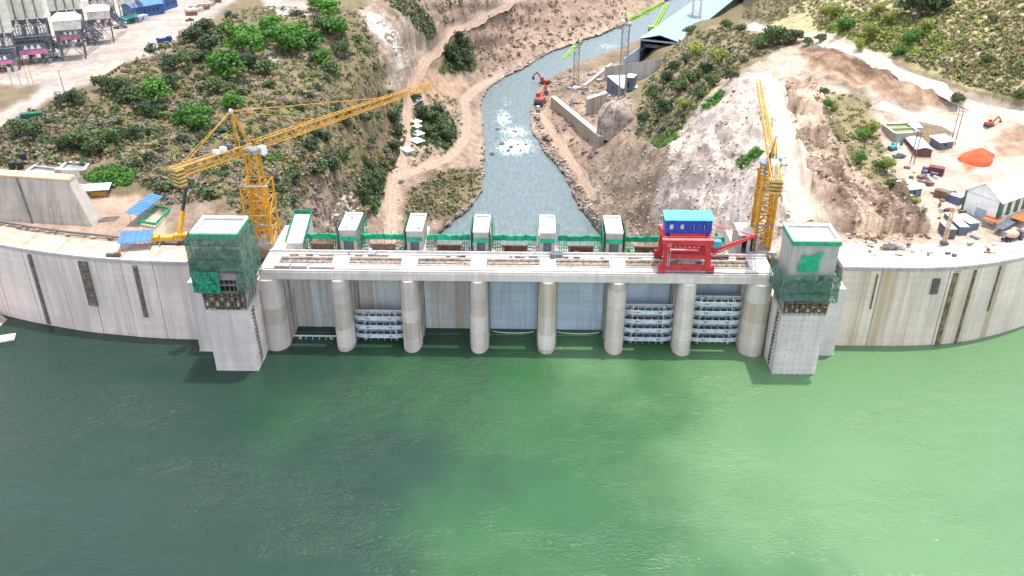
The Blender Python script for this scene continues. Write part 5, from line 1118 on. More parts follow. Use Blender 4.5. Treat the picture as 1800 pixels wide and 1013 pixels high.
bm = MB(); bm.beam((1.8, .2, 2.8), (3.4, 2.2, 9.5), 1.1, 1.2); bm.build('boom', 'yellow', r); MB().beam((3.4, 2.2, 9.5), (5.6, 4.8, 19.0), .7, .75).build('boom_extension', 'black', r); MB().beam((5.6, 4.8, 19), (5.8, 4.0, 13.5), .07).build('hoist_rope', 'dark', r); MB().box(5.5, 6.1, 3.7, 4.3, 12.7, 13.5).build('hook_block', 'steel_dark', r)
for x in (-3.9, 5.4):
    for s in (-1, 1): MB().beam((x, s * 1.2, .9), (x, s * 2.8, .9), .25).build('outrigger', 'steel', r); MB().beam((x, s * 2.8, .9), (x, s * 2.8, .0), .3).build('outrigger_foot', 'steel', r)
p = atz(200, 451, DECK); r = thing('generator', 'small low dark generator with red cowl standing on the dam crest edge', 'generator', tuple(p)); MB().box(-2, 1.2, -.6, .6, .15, 1.0).build('housing', 'steel_dark', r); MB().box(.6, 2.0, -.55, .55, .2, 1.2).build('cowl', 'maroon', r); MB().box(-2.1, 2.1, -.65, .65, 0, .15).build('skid', 'dark', r)
# concrete monolith
a = ground(0, 402); b_ = Vector((-134.6, 253.6, 26)); r = thing('concrete_monolith', 'huge grey concrete dam block with orange dusty top standing on the pink earth', 'concrete block', (-160, 258, 25.5), -.10)
q = MB(); q.hexa([(-40, 0, 0), (26, -1, 0), (26, 6, 0), (-40, 8, 0), (-40, 2.2, 16), (19.5, 1.5, 15), (19.5, 5.4, 15), (-40, 6.2, 16)]); q.build('block', 'conc', r)
MB().hexa([(-40, 2.0, 16.01), (19.7, 1.3, 15.01), (19.7, 5.6, 15.01), (-40, 6.4, 16.01), (-40, 2.0, 16.5), (19.7, 1.3, 15.5), (19.7, 5.6, 15.5), (-40, 6.4, 16.5)]).build('cap', 'orange_cap', r)
MB().hexa([(19.55, 1.4, 15), (19.9, 1.4, 15), (19.9, 5.4, 15), (19.55, 5.4, 15), (19.55, 1.4, 15.01), (19.9, 1.4, 15.01), (19.9, 5.4, 15.01), (19.55, 5.4, 15.01)]).build('edge_rail', 'conc_light', r)
MB().beam((5.4, -.85, 0), (2.2, 1.7, 15.6), .7, .3).build('joint_channel', 'joint_grey', r)
for (x0, x1, z0, z1) in ((8, 8.15, 3, 12), (17, 17.15, 1, 12), (8, 17.15, 11.9, 12.05)): yf = lambda x, z: -.6 + 2.4 * z / 15.3 - .015 * (x - 10) + .02; MB().beam((x0, yf(x0, z0) , z0), (x1, yf(x1, z1), z1), .16, .2).build('pour_joint', 'joint_grey', r)
# settling tanks
def tank(label, pts, h, mat, fluid, div=1, lip=.5, sink=1.):
    A = [ground(*p) for p in pts]; zb = min(a.z for a in A) - sink; c_ = sum(A, Vector()) / 4; r = thing('settling_tank', label, 'tank', (c_.x, c_.y, zb)); V = [Vector((a.x - c_.x, a.y - c_.y, 0)) for a in A]
    for i in range(4):
        a, b_ = V[i], V[(i + 1) % 4]; q = MB(); q.beam(a + Vector((0, 0, h / 2)), b_ + Vector((0, 0, h / 2)), lip, h); q.build('wall', mat, r)
        MB().beam(a + Vector((0, 0, h + .06)), b_ + Vector((0, 0, h + .06)), lip + .2, .12).build('coping', 'conc_light', r)
    for k in range(1, div + 1):
        t = k / (div + 1); MB().beam(V[0].lerp(V[3], t) + Vector((0, 0, h / 2)), V[1].lerp(V[2], t) + Vector((0, 0, h / 2)), lip, h).build('partition', mat, r)
    MB().prism([(v.x * .98, v.y * .98) for v in V], .2, h - .7).build('liquid', fluid, r)
    return r
tank('low concrete settling tank of grey slurry above the block stack', [(48, 308), (100, 312), (112, 292), (74, 283)], 2.6, 'conc', 'slurry', 1, .8)
tank('smaller slurry tank with rough dark wall joined beside the settling tank', [(104, 312), (150, 306), (156, 290), (118, 290)], 3.2, 'conc_yel', 'slurry', 0, .8)
tank('rectangular concrete tank of pale green water with a dividing wall on the work yard', [(1571, 250), (1612, 248), (1593, 226), (1550, 227)], 4.2, 'conc_yel', 'pool', 1, .7, .8)
g = ground(121, 330); r = thing('block_stack', 'stepped stack of big pale concrete blocks beside the small shed', 'concrete blocks', (g.x, g.y, g.z - .3), -.05)
for lv in range(4):
    for k in range(3): MB().box(-4 + k * 2.6, -1.5 + k * 2.6, lv * .15, 2.6 - lv * .1, lv * 1.6, lv * 1.6 + 1.52).build('block', 'conc_light' if (lv + k) % 3 else 'conc_grey', r)
for k in range(4): MB().box(-6.5 + k * 3.1, -3.6 + k * 3.1, -2.7, -.3, -.1, 1.6).build('block', 'conc_light', r)
shed('shed', 'small open shed with grey sheet roof and orange machine under it on the pink earth', 'shed', (147, 350), (192, 346), 4.6, 2.9, 'mono', 'brown_wood', 'grey_sheet', rise=.5, posts=True)
g = ground(173, 347); r = thing('generator', 'orange generator under the grey sheet roof of the open shed', 'generator', (g.x, g.y + 1.2, g.z), .05); MB().box(-2.2, 2.2, -.7, .7, .2, 1.7).build('housing', 'yellow', r); MB().box(-2.3, 2.3, -.8, .8, 0, .2).build('skid', 'dark', r); MB().cyl((1.2, 0, 1.7), (1.2, 0, 2.2), .12, 8).build('exhaust', 'steel_dark', r)
for k, (px, py, lb) in enumerate(((23, 298, 'tall black plastic water tank in front of its pair above the settling tank'), (37, 298, 'short black plastic water tank nearest the settling tank'), (42, 283, 'black plastic water tank standing behind the other two'))):
    g = ground(px, py); r = thing('water_tank', lb, 'water tank', (g.x, g.y, g.z - .1), 0, 'black water tanks'); MB().cyl((0, 0, 0), (0, 0, 2.5), 1.15, 16).build('tank', 'black', r); MB().cyl((0, 0, 2.5), (0, 0, 2.9), 1.1, 16, .4).build('lid', 'black', r)
    for z in (.6, 1.2, 1.8): MB().cyl((0, 0, z), (0, 0, z + .12), 1.2, 16).build('hoop', 'dark', r)
container('dark green site container with open end on the plateau road edge', (37, 212), (74, 207), 'green_dark')
g = ground(190, 387); r = thing('timber_pile', 'grey pile of planks and sacks lying on the pink earth', 'timber pile', tuple(g), .3)
for k in range(7): o = MB().box(-3 + .2 * k, 2.5 + .15 * k, -.2, .2, 0, .3).build('plank', R.choice(['conc_light', 'brown_wood', 'steel']), r); o.location = (0, k * .42 - 1.2, .25 * (k % 2)); o.rotation_euler = (0, 0, R.uniform(-.12, .12))
# crest clutter along the rear edge of the left crest: pipes
q = MB(); pts = [atz(x, y, DECK) for x, y in ((0, 392), (60, 402), (120, 410), (180, 416), (215, 420))]
for a, b_ in zip(pts[:-1], pts[1:]): q.cyl(a + Vector((0, 0, .35)), b_ + Vector((0, 0, .35)), .35, 8)
o = q.build('pipeline', 'steel_dark'); tag(o, 'dark steel pipeline lying along the back edge of the dam crest road', 'pipe')
for i in range(16):
    t = R.random() * 3.99; k = int(t); p = pts[k].lerp(pts[k + 1], t - k) + Vector((R.uniform(-1, 1), R.uniform(-1.8, -.6), 0)); L = R.uniform(.8, 2.2)
    o = MB().box(-L / 2, L / 2, -.3, .3, 0, R.uniform(.2, .6)).build('timber_baulk', R.choice(['brown_wood', 'conc_grey', 'steel', 'rust'])); o.location = p; o.rotation_euler = (0, 0, R.uniform(-.5, .5)); tag(o, 'short baulk dropped beside the dark pipeline on the dam crest', 'timber', 'baulks along the crest pipeline')
# --- plateau: batching plants
def batching_plant(px, py, rz, sc, label, withbox=True):
    g = ground(px, py); r = thing('batching_plant', label, 'batching plant', tuple(g - Vector((0, 0, .3))), rz); r.scale = (sc, sc, sc)
    for i in range(4):
        for j in range(3): MB().beam((-6 + i * 4, -4 + j * 4, 0), (-6 + i * 4, -4 + j * 4, 14), .5).build('column', 'slate', r)
    br = MB()
    for j in range(3):
        for z in (4, 8.5, 13.5): br.beam((-6, -4 + j * 4, z), (6, -4 + j * 4, z), .35)
        for i in range(3): br.beam((-6 + i * 4, -4 + j * 4, .3), (-2 + i * 4, -4 + j * 4, 8.5), .22); br.beam((-2 + i * 4, -4 + j * 4, 8.5), (-6 + i * 4, -4 + j * 4, 13.5), .22)
    for i in range(4):
        for z in (4, 8.5, 13.5): br.beam((-6 + i * 4, -4, z), (-6 + i * 4, 4, z), .35)
    for i in range(16): x = -6 + i * .8; br.beam((x, -4.2, 0 if i % 3 else 4), (x + R.uniform(-.2, .2), -4.2, 13.5), .16); br.beam((x, R.uniform(-3, 3), 9), (x, R.uniform(-3, 3), 15.5), .2)
    br.build('bracing', 'steel', r)
    for z in (5.2, 9.6): MB().box(-6.5, 6.5, -5.2, -4.1, z, z + .15).build('catwalk', 'steel', r)
    MB().box(-5, 5, -3, 3.4, 4.2, 9).build('mixer_house', 'slate', r)
    for i in range(4):
        for j in range(2):
            x, y = -5 + i * 3.4, -2.6 + j * 4.2; s = MB().cyl((x, y, 15.5), (x, y, 30), 1.6, 12).build('silo', 'white_silo', r, False)
            MB().cyl((x, y, 13.2), (x, y, 15.5), .5, 12, 1.6).build('cone', 'slate', s); MB().cyl((x, y, 30), (x, y, 30.8), 1.6, 12, .4).build('cap', 'offwhite', s)
            for z in (18, 21, 24, 27): MB().cyl((x, y, z), (x, y, z + .2), 1.66, 12).build('hoop', 'offwhite', s)
            MB().cyl((x, y, 30.8), (x, y, 32.2), .7, 8).build('filter', 'steel', s)
    if withbox:
        MB().box(8, 17, -5, 3, 11, 14.4).build('aggregate_house', 'offwhite', r); q = MB(); q.hexa([(7.6, -5.5, 14.4), (17.4, -5.5, 14.4), (17.4, 3.5, 14.4), (7.6, 3.5, 14.4), (9.5, -3.5, 16), (15.5, -3.5, 16), (15.5, 1.5, 16), (9.5, 1.5, 16)]); q.build('aggregate_roof', 'white', r)
        for x in (8.6, 16.4):
            for y in (-4.4, 2.4): MB().beam((x, y, 0), (x, y, 11), .5).build('column', 'slate', r)
        bb = MB()
        for y in (-4.4, 2.4): bb.beam((8.6, y, .3), (16.4, y, 10.8), .25); bb.beam((16.4, y, .3), (8.6, y, 10.8), .25); bb.beam((8.6, y, 6), (16.4, y, 6), .25)
        bb.build('bracing', 'steel', r)
    MB().lattice((17, -1, 12.5), (22, 20, 2.5), 1.8, 1.6, 9, .15, .25).build('conveyor', 'slate', r)
    s = MB().box(-4.5, 4.5, -7.5, -6.9, 4.0, 5.6).build('sign_board', 'pink', r); MB().box(-4.5, 4.5, -7.48, -6.92, 5.61, 7.6).build('sign_panel', 'slate', s)
    for k in range(3): MB().hexa([(-2.9 + k * 2.1, -7.56, 5.9), (-1.3 + k * 2.1, -7.56, 5.9), (-1.3 + k * 2.1, -7.5, 5.9), (-2.9 + k * 2.1, -7.5, 5.9), (-2.4 + k * 2.1, -7.56, 7.2), (-1.8 + k * 2.1, -7.56, 7.2), (-1.8 + k * 2.1, -7.5, 7.2), (-2.4 + k * 2.1, -7.5, 7.2)]).build('sign_mark', 'white', s)
    for x in (-4, 4): MB().beam((x, -7.2, 0), (x, -7.2, 4), .3).build('sign_post', 'slate', s)
    for k in range(5): MB().box(-5.5 + k * 2.4, -4.2 + k * 2.4, -6.4, -5.5, 0, R.uniform(1.2, 2.4)).build('pump_unit', R.choice(['steel', 'offwhite', 'slate', 'rust']), r)
    return r
batching_plant(66, 106, .42, 1.3, 'concrete batching plant with two rows of white silos nearest the brown earth patch')
batching_plant(130, 78, .42, 1.15, 'concrete batching plant with white silos between two others on the plateau')
batching_plant(186, 42, .42, 1., 'concrete batching plant next to the blue sheds')
batching_plant(8, 122, .42, 1.1, 'smaller concrete batching plant at the plateau power line', False)
for k, (px, py, rz, cb, lb) in enumerate(((97, 104, .5, 'white', 'white mixer truck loading between the two silo rows of the batching plants'), (160, 74, .4, 'offwhite', 'cream mixer truck beside the middle batching plant'), (212, 50, .5, 'white', 'white mixer truck by the teal shed'))): truck(lb, ground(px, py), rz, cb, 'offwhite', 'mixer', 'mixer truck')
for k in range(34): px = R.uniform(5, 215); g = ground(px, 122 - px * .38 + R.uniform(-26, 2)); s = R.uniform(.6, 2.2); o = MB().box(-s, s, -s * .5, s * .5, -.1, R.uniform(.6, 2.6)).build('plant_crate', R.choice(['slate', 'steel', 'offwhite', 'rust', 'brown_wood', 'steel_dark'])); o.location = g; o.rotation_euler = (0, 0, R.uniform(0, 3)); tag(o, 'crate or skip standing at the feet of the batching plants', 'crate', 'crates at the batching plants')
shed('shed', 'large blue gable-roofed shed on the pale plateau', 'shed', (236, 33), (290, 24), 12, 6, 'gable', 'blue_shed', 'blue_sheet', rise=2.2)
shed('shed', 'dark blue flat shed joined behind the large blue shed', 'shed', (283, 22), (313, 12), 9, 6, 'flat', 'blue_shed', 'blue_shed')
shed('shed', 'low teal-green tarpaulin shed in front of the blue shed', 'shed', (222, 44), (246, 37), 5, 3.0, 'gable', 'green_dark', 'teal', rise=1.)
shed('shed', 'low grey cabin between the teal shed and the blue shed', 'shed', (246, 40), (262, 36), 4, 3.2, 'flat', 'grey_sheet', 'grey_sheet')
truck('blue dump truck parked at the plateau edge', ground(290, 75), .6, 'blue_shed', 'blue')
g = ground(186, 128); A = [ground(*p) for p in ((160, 141), (182, 140), (222, 114), (204, 106))]; c_ = sum(A, Vector()) / 4
r = thing('loading_slab', 'long tan concrete slab with low kerb on the plateau edge', 'slab', (c_.x, c_.y, min(a.z for a in A))); MB().prism([(a.x - c_.x, a.y - c_.y) for a in A], -1, 1.6).build('slab', 'tan_slab', r)
for i in range(4): a, b_ = A[i] - c_, A[(i + 1) % 4] - c_; a.z = b_.z = 1.75; MB().beam(a, b_, .5, .35).build('kerb', 'orange_cap', r)
for k in range(5): g = ground(184 + k * 5.5, 138 - k * 4); r = thing('drum', 'dark steel drum standing along the tan slab on the plateau edge', 'drum', (g.x + 1, g.y, g.z), 0, 'drums by the tan slab'); MB().cyl((0, 0, 0), (0, 0, 1.1), .45, 10).build('barrel', 'steel_dark', r); MB().cyl((0, 0, 1.1), (0, 0, 1.18), .48, 10).build('rim', 'dark', r)
for k, (px, py, hh) in enumerate(((113, 160, 9), (22, 150, 8), (38, 152, 8), (52, 151, 8.5), (60, 151, 8))):
    g = ground(px, py); r = thing('utility_pole', 'lone leaning pole at the plateau road junction' if k == 0 else 'thin pole of the power line on the brown earth patch', 'pole', tuple(g), 0, None if k == 0 else 'poles at the brown earth patch'); MB().cyl((0, 0, -.5), (-.5, 0, hh), .2, 8, .13).build('pole', 'tan_slab' if k else 'steel', r); MB().beam((-.5 - .9, 0, hh - .5), (-.5 + .9, 0, hh - .5), .12).build('cross_arm', 'steel', r)
for k in range(14): g = ground(335 + (k % 7) * 7 + R.uniform(-3, 3), 24 - (k % 7) * 3.2 + R.uniform(-4, 4)); o = MB().box(-3.2, 3.2, -1.1, 1.1, 0, 2.2).build('scrap_crate', R.choice(['tan_slab', 'rust', 'offwhite', 'brown_wood', 'steel'])); o.location = g; o.rotation_euler = (0, 0, R.uniform(.1, .9)); tag(o, 'stacked site material crate at the plateau edge beyond the blue truck', 'crate', 'material crates on the plateau edge')
truck('red pickup parked by the crates on the plateau edge', ground(334, 37), .5, 'maroon', kind='pickup', cat='pickup')
# --- gorge: huts along the road
for k, (p0, p1, w, lb) in enumerate((((722, 185), (743, 183), 7, 'grey-roofed hut at the bend of the gorge road above the row of huts'), ((733, 222), (741, 222), 5, 'tiny white-roofed hut, upper end of the row along the gorge road'), ((733, 230), (741, 230), 4, 'second small white-roofed hut in the row along the gorge road'),
      ((733, 243), (746, 243), 6, 'white-roofed hut in the middle of the row along the gorge road'), ((733, 257), (746, 257), 6, 'white-roofed hut with dark open front, lower end of the hut row'), ((715, 275), (729, 275), 6, 'green-grey hut where the gorge road forks'))):
    shed('hut', lb, 'hut', p0, p1, w, 3.0, 'mono', 'slate' if k in (0, 4) else 'offwhite', 'grey_sheet' if k in (0, 5) else 'white', rise=.6, group='huts along the gorge road')
truck('rust-red dump truck driving on the gorge road beside the huts', ground(707, 252), 1.5, 'maroon', 'rust'); truck('white pickup parked by the river road bend', ground(809, 217), .4, 'white', kind='pickup', cat='pickup')
truck('grey pickup on the gorge road below the fork', ground(705, 321), 1.2, 'steel', kind='pickup', cat='pickup')
# --- right bank by the river
excavator('red excavator with raised boom working at the river edge', ground(949, 186), 1.3, 'red_dull', 2.3); excavator('small red excavator parked behind the big red one by the river', ground(957, 148), 2.6, 'red_dull', 1.6)
truck('white dump truck on the river bank below the red excavator', ground(946, 196), 1.6, 'white', 'steel'); truck('tan dump truck on the river bank road', ground(945, 212), 1.7, 'white', 'tan_slab'); truck('dark dump truck at the foot of the tan retaining wall', ground(962, 250), 2.2, 'slate', 'rust')
shed('site_cabin', 'dark blue block-shaped site cabin with pale roof above the concrete wall', 'cabin', (1066, 166), (1093, 168), 12, 11, 'flat', 'container_blue', 'white', win=True); shed('site_cabin', 'second dark blue cabin standing behind the crane mast by the spur', 'cabin', (1097, 166), (1112, 160), 9, 11, 'flat', 'container_blue', 'white')
for k in range(26):
    px, py = R.uniform(1000, 1075), R.uniform(130, 190); g = ground(px, py); s = R.uniform(1.2, 3.2); o = MB().box(-s, s, -s * .5, s * .5, -.3, R.uniform(.8, 2.4)).build('material_stack', R.choice(['conc_light', 'steel', 'slate', 'conc', 'container_blue', 'offwhite'])); o.location = g; o.rotation_euler = (0, 0, R.uniform(0, 3)); tag(o, 'stack of building material between the river cranes and the tan wall', 'material stack', 'material stacks by the powerhouse works')
# --- right work yard
A0 = ground(1692, 350)
r = thing('warehouse', 'long white warehouse with pale green roof and dark green striped side on the work yard', 'warehouse', tuple(ground(1692, 366) - Vector((0, 0, .4))), math.atan2(.62, .78)); L, dpt, h, rs = 60., 19., 8.2, 4.4
ga, gb = ground(1749, 397), ground(1690, 368); r.location = ga - Vector((0, 0, .4)); dpt = math.hypot(gb.x - ga.x, gb.y - ga.y); ang = math.atan2(gb.y - ga.y, gb.x - ga.x) - math.pi / 2; r.rotation_euler = (0, 0, ang)
q = MB(); q.box(0, L, 0, .3, 0, 3.0); q.box(0, .3, .3, dpt, 0, h); q.box(0, L, dpt - .3, dpt, 0, h); q.build('wall', 'white', r)
for s, mt in ((0, 'ware_roof'), (1, 'grey_sheet')):
    for k in range(10):
        x0, x1 = L * k / 10 - .6 * (k == 0), L * (k + 1) / 10 - .06; y0 = -.8 if s == 0 else dpt + .8
        MB().hexa([(x0, y0, h - .2), (x1, y0, h - .2), (x1, dpt / 2, h + rs), (x0, dpt / 2, h + rs), (x0, y0, h), (x1, y0, h), (x1, dpt / 2, h + rs + .2), (x0, dpt / 2, h + rs + .2)]).build('roof_sheet', mt, r)
MB().hexa([(0, .0, h - .2), (.28, .0, h - .2), (.28, dpt, h - .2), (0, dpt, h - .2), (0, dpt / 2 - .02, h + rs), (.28, dpt / 2 - .02, h + rs), (.28, dpt / 2 + .02, h + rs), (0, dpt / 2 + .02, h + rs)]).build('gable_end', 'white', r)
for k in range(14): MB().box(k * 4.3, k * 4.3 + 1.9, -.12, .28, 3.0, h - .3).build('wall_strip', 'green_stripe', r); MB().box(k * 4.3 + 1.9, k * 4.3 + 4.3, .08, .26, 3.0, h - .3).build('wall_sheet', 'offwhite', r)
MB().box(-.15, .0, -.2, .5, 0, h).build('corner_post', 'green_stripe', r); MB().box(-.15, .0, dpt - .5, dpt + .1, 0, h).build('corner_post', 'green_stripe', r); MB().box(-.08, .0, dpt * .3, dpt * .62, 0, 4.2).build('door', 'grey_sheet', r)
MB().box(-4, 0, 2, dpt - 2, -.8, .25).build('plinth', 'conc_grey', r)
def sheetbed(label, p0, p1, depth, h, mat, name='roof_sheet_stack'):
    a = ground(*p0); b_ = ground(*p1); d = orient(a, b_); L = (b_ - a).length; r = thing(name, label, 'shelter', (a.x, a.y, a.z - .1), math.atan2(d.y, d.x)); MB().box(0, L, 0, depth, h, h + .2).build('roof', mat, r)
    for k in range(4):
        for y in (.3, depth - .3): MB().beam((L * k / 3 * .96 + .3, y, 0), (L * k / 3 * .96 + .3, y, h), .18).build('post', 'steel', r)
    for k in range(8): MB().box(L * k / 8, L * k / 8 + .12, 0, depth, h + .2, h + .28).build('roof_rib', mat, r)
    return r
sheetbed('long orange sheet shelter beside the striped warehouse wall', (1747, 405), (1812, 348), 4., 2.6, 'orange', 'shelter'); sheetbed('long slate-grey sheet shelter parallel to the orange one', (1760, 414), (1830, 365), 2.4, 2.2, 'slate', 'shelter'); sheetbed('second short orange sheet shelter in front of the slate one', (1795, 402), (1830, 380), 4., 2.4, 'orange', 'shelter')
truck('cream concrete mixer truck standing at the end of the dam crest', ground(1778, 424) + Vector((0, 0, .2)), .35, 'steel_dark', 'tan_slab', 'mixer', 'mixer truck')
shed('cabin', 'white flat-roofed site cabin with dark front below the warehouse end', 'cabin', (1684, 412), (1700, 412), 11, 3., 'flat', 'slate', 'white'); shed('cabin', 'white-roofed cabin standing under the warehouse gable', 'cabin', (1701, 406), (1719, 404), 7, 3., 'flat', 'container_blue', 'white'); shed('cabin', 'grey stacked cabin left of the white flat-roofed cabin', 'cabin', (1662, 420), (1678, 420), 6, 3.4, 'flat', 'steel_dark', 'grey_sheet')
shed('cabin', 'long white-roofed cabin beside the rubble ridge and green bush', 'cabin', (1596, 348), (1618, 345), 6.5, 3.0, 'mono', 'slate', 'white', rise=.4); container('blue container standing on the rusty frame by the warehouse', (1660, 352), (1680, 360), 'container_blue', 'grey_sheet'); container('maroon open container among scrap on the work yard', (1630, 305), (1648, 309), 'maroon'); container('rust-red container beside the white-roofed cabin', (1640, 346), (1660, 352), 'rust')
shed('shed', 'long shed with bright white-blue roof below the green water tank', 'shed', (1636, 277), (1618, 252), 5.5, 3.0, 'gable', 'maroon', 'grey_sheet', rise=.8) ; shed('shed', 'dark shed with white roof under the power line poles', 'shed', (1650, 264), (1674, 260), 5, 2.8, 'mono', 'slate', 'white')
shed('shed', 'small pale blue shed beside the brown scrub patch', 'shed', (1606, 236), (1618, 235), 5, 2.6, 'mono', 'grey_sheet', 'grey_sheet')
for k, (px, py, hh) in enumerate(((1600, 287, 12), (1606, 289, 12), (1671, 252, 13), (1678, 254, 13))):
    g = ground(px, py); r = thing('utility_pole', 'wooden pole of the twin-pole frame ' + ('beside the green water tank' if k < 2 else 'behind the dark shed'), 'pole', tuple(g), 0, 'twin pole frames on the yard'); MB().cyl((0, 0, -.5), (.3, 0, hh), .2, 8, .14).build('pole', 'brown_wood', r)
    for z in (hh - .6, hh - 1.8): MB().beam((-1.6, 0, z), (1.8, 0, z), .15).build('cross_arm', 'brown_wood', r)
    for x in (-1.4, 0, 1.4): MB().cyl((x, 0, hh - .5), (x, 0, hh), .1, 6).build('insulator', 'offwhite', r)
g = ground(1720, 280); q = MB(); n, mr = 18, 7; q.v.append((0, 0, 4.4))
for j in range(1, mr + 1):
    for i in range(n): t = 2 * math.pi * i / n; k = j / mr; rr_ = k * (1 + .18 * math.sin(3 * t + 1) + R.uniform(-.08, .08)); q.v.append((7.6 * rr_ * math.cos(t), 5.2 * rr_ * math.sin(t), 4.4 * (1 - k) ** .8 + R.uniform(-.2, .2) - .3 * (j == mr)))
for i in range(n): q.f.append((0, 1 + i, 1 + (i + 1) % n))
for j in range(mr - 1):
    for i in range(n): a = 1 + j * n; q.f.append((a + i, a + n + i, a + n + (i + 1) % n, a + (i + 1) % n))
o = q.build('soil_mound', 'red_soil', None, True); o.location = g; o.rotation_euler = (0, 0, .5); tag(o, 'bright orange-red heap of soil on the pale work yard', 'soil heap')
excavator('teal and yellow excavator at the foot of the green water tank', ground(1568, 264), .6, 'teal', .75); truck('dark pickup on the pale work yard below the excavator', ground(1580, 278), .2, 'slate', kind='pickup', cat='pickup'); excavator('red excavator on the slope above the red soil heap', ground(1738, 222), .3, 'red_dull', .75)
for k in range(40):
    px, py = (R.uniform(1590, 1650), R.uniform(296, 325)) if k < 18 else (R.uniform(1620, 1740), R.uniform(335, 425)) ; g = ground(px, py); s = R.uniform(.5, 1.7); o = MB().box(-s, s, -s * .45, s * .45, -.2, R.uniform(.3, 1.5)).build('scrap_stack', R.choice(['steel', 'slate', 'offwhite', 'rust', 'brown_wood', 'container_blue', 'maroon'])); o.location = g; o.rotation_euler = (0, 0, R.uniform(0, 3)); tag(o, 'small scrap stack scattered on the pale yard ' + ('around the maroon container' if k < 18 else 'below the warehouse'), 'scrap', 'scrap stacks on the yard')
g = ground(1659, 430); r = thing('drill_mast', 'upright tan drill mast beside the grey stacked cabin', 'drill rig', tuple(g)); MB().lattice((0, 0, 0), (0, 0, 12), .9, .9, 9, .1, .18).build('mast', 'tan_slab', r); MB().box(-1, 1, -.8, .8, 0, 1).build('base', 'steel_dark', r)
for k in range(26):      # crest clutter on the right
    px, py = R.uniform(1500, 1795), R.uniform(428, 452); p = atz(px, py, DECK)
    if p.y < Yw(p.x) + 1.6: continue
    s = R.uniform(.3, 1.2); o = MB().box(-s, s, -.4, .4, 0, R.uniform(.2, .9)).build('material_pile', R.choice(['conc_light', 'steel', 'brown_wood', 'offwhite', 'tan_slab', 'steel_dark', 'orange_cap'])); o.location = p; o.rotation_euler = (0, 0, R.uniform(-.5, .5)); tag(o, 'small pile of site material on the white dam crest of the rust-streaked wall', 'material pile', 'material piles on the right crest')
truck('silver pickup parked on the white crest beside the bare-roofed tower', atz(1566, 436, DECK), .05, 'steel', kind='pickup', cat='pickup')
# --- deck clutter
for (px, py, w, d, h, mt, lb) in ((653, 453, 2.2, 2.4, 1.0, 'steel', 'grey steel box on the deck near the second gate slot'), (978, 452, 3.6, 2.6, 1.4, 'slate', 'dark stack of shutters on the deck by the white hoist house'), (1265, 455, 5., 1.2, 1., 'maroon', 'long maroon steel bundle on the deck right of the gantry'), (1302, 457, 2.4, 1.4, 1., 'rust', 'short rusty bundle on the deck next to the maroon bundle')):
    o = MB().box(-w / 2, w / 2, -d / 2, d / 2, 0, h).build('material_stack', mt); p = atz(px, py, DECK); o.location = (p.x, min(max(p.y, 233.9 + d / 2), 236.8 - d / 2), DECK + .01); tag(o, lb, 'material stack')
def person(p, rz, top, label):
    r = thing('person', label, 'person', tuple(p), rz, 'workers on the deck')
    me = bpy.data.meshes.new('body'); V = [(0, 0, .95), (0, 0, 1.2), (0, 0, 1.42), (0, 0, 1.55), (0, .02, 1.68), (.2, 0, 1.4), (.3, .02, 1.12), (.3, .12, .88), (-.2, 0, 1.4), (-.3, .0, 1.12), (-.3, .1, .88), (.1, 0, .9), (.11, .04, .5), (.12, -.02, .06), (.13, .14, .04), (-.1, 0, .9), (-.11, -.02, .5), (-.12, -.08, .06), (-.13, .08, .04)]
    E = [(0, 1), (1, 2), (2, 3), (3, 4), (2, 5), (5, 6), (6, 7), (2, 8), (8, 9), (9, 10), (0, 11), (11, 12), (12, 13), (13, 14), (0, 15), (15, 16), (16, 17), (17, 18)]
    me.from_pydata(V, E, []); o = link('body', me, r); md = o.modifiers.new('skin', 'SKIN'); o.modifiers.new('sub', 'SUBSURF').levels = 1
    rad = [.15, .15, .16, .06, .11, .075, .055, .045, .075, .055, .045, .1, .07, .05, .04, .1, .07, .05, .04]
    for i, v in enumerate(me.skin_vertices[0].data): v.radius = (rad[i],) * 2; v.use_root = i == 0
    me.materials.append(MATS[top]); MB().cyl((0, .02, 1.72), (0, .02, 1.86), .15, 10, .06).build('helmet', 'yellow', r)
    return r
for px, py, rz, tp, lb in ((614, 452, .3, 'slate', 'worker in dark clothes and helmet on the deck near the grey steel box'), (618, 454, 2., 'hivis', 'worker in orange vest and helmet beside the darkly dressed one'), (1004, 475, 1., 'hivis', 'worker in orange vest alone on the front strip of the deck'), (1398, 452, 2.4, 'slate', 'worker in dark clothes on the deck next to the bare-roofed tower')):
    p = atz(px, py, DECK); person((p.x, p.y, DECK + .01), rz, tp, lb)
# ------------------------------------------------------------------ vegetation
def leafmat(name, dark, light):
    m, nt, b = newmat(name)
    oi = nt.nodes.new('ShaderNodeObjectInfo'); pos = nt.nodes.new('ShaderNodeNewGeometry').outputs['Position']
    f = noise(nt, pos, .35, 4, .6); a = nd(nt, 'ShaderNodeMath', operation='MULTIPLY_ADD'); nt.links.new(oi.outputs['Random'], a.inputs[0]); a.inputs[1].default_value = .3; nt.links.new(f, a.inputs[2])
    c = mixc(nt, ramp(nt, a.outputs[0], .3, .95), dark, light); nt.links.new(c, b.inputs['Base Color']); b.inputs['Roughness'].default_value = .7
    tr = nt.nodes.new('ShaderNodeBsdfTranslucent'); nt.links.new(c, tr.inputs['Color']); ms = nt.nodes.new('ShaderNodeMixShader'); ms.inputs[0].default_value = .22
    nt.links.new(b.outputs[0], ms.inputs[1]); nt.links.new(tr.outputs[0], ms.inputs[2]); nt.links.new(ms.outputs[0], nt.nodes['Material Output'].inputs['Surface'])
leafmat('leaf_bright', (.035, .115, .012), (.11, .27, .03)); leafmat('leaf_mid', (.045, .085, .024), (.115, .165, .05)); leafmat('leaf_dark', (.03, .06, .024), (.07, .11, .04))
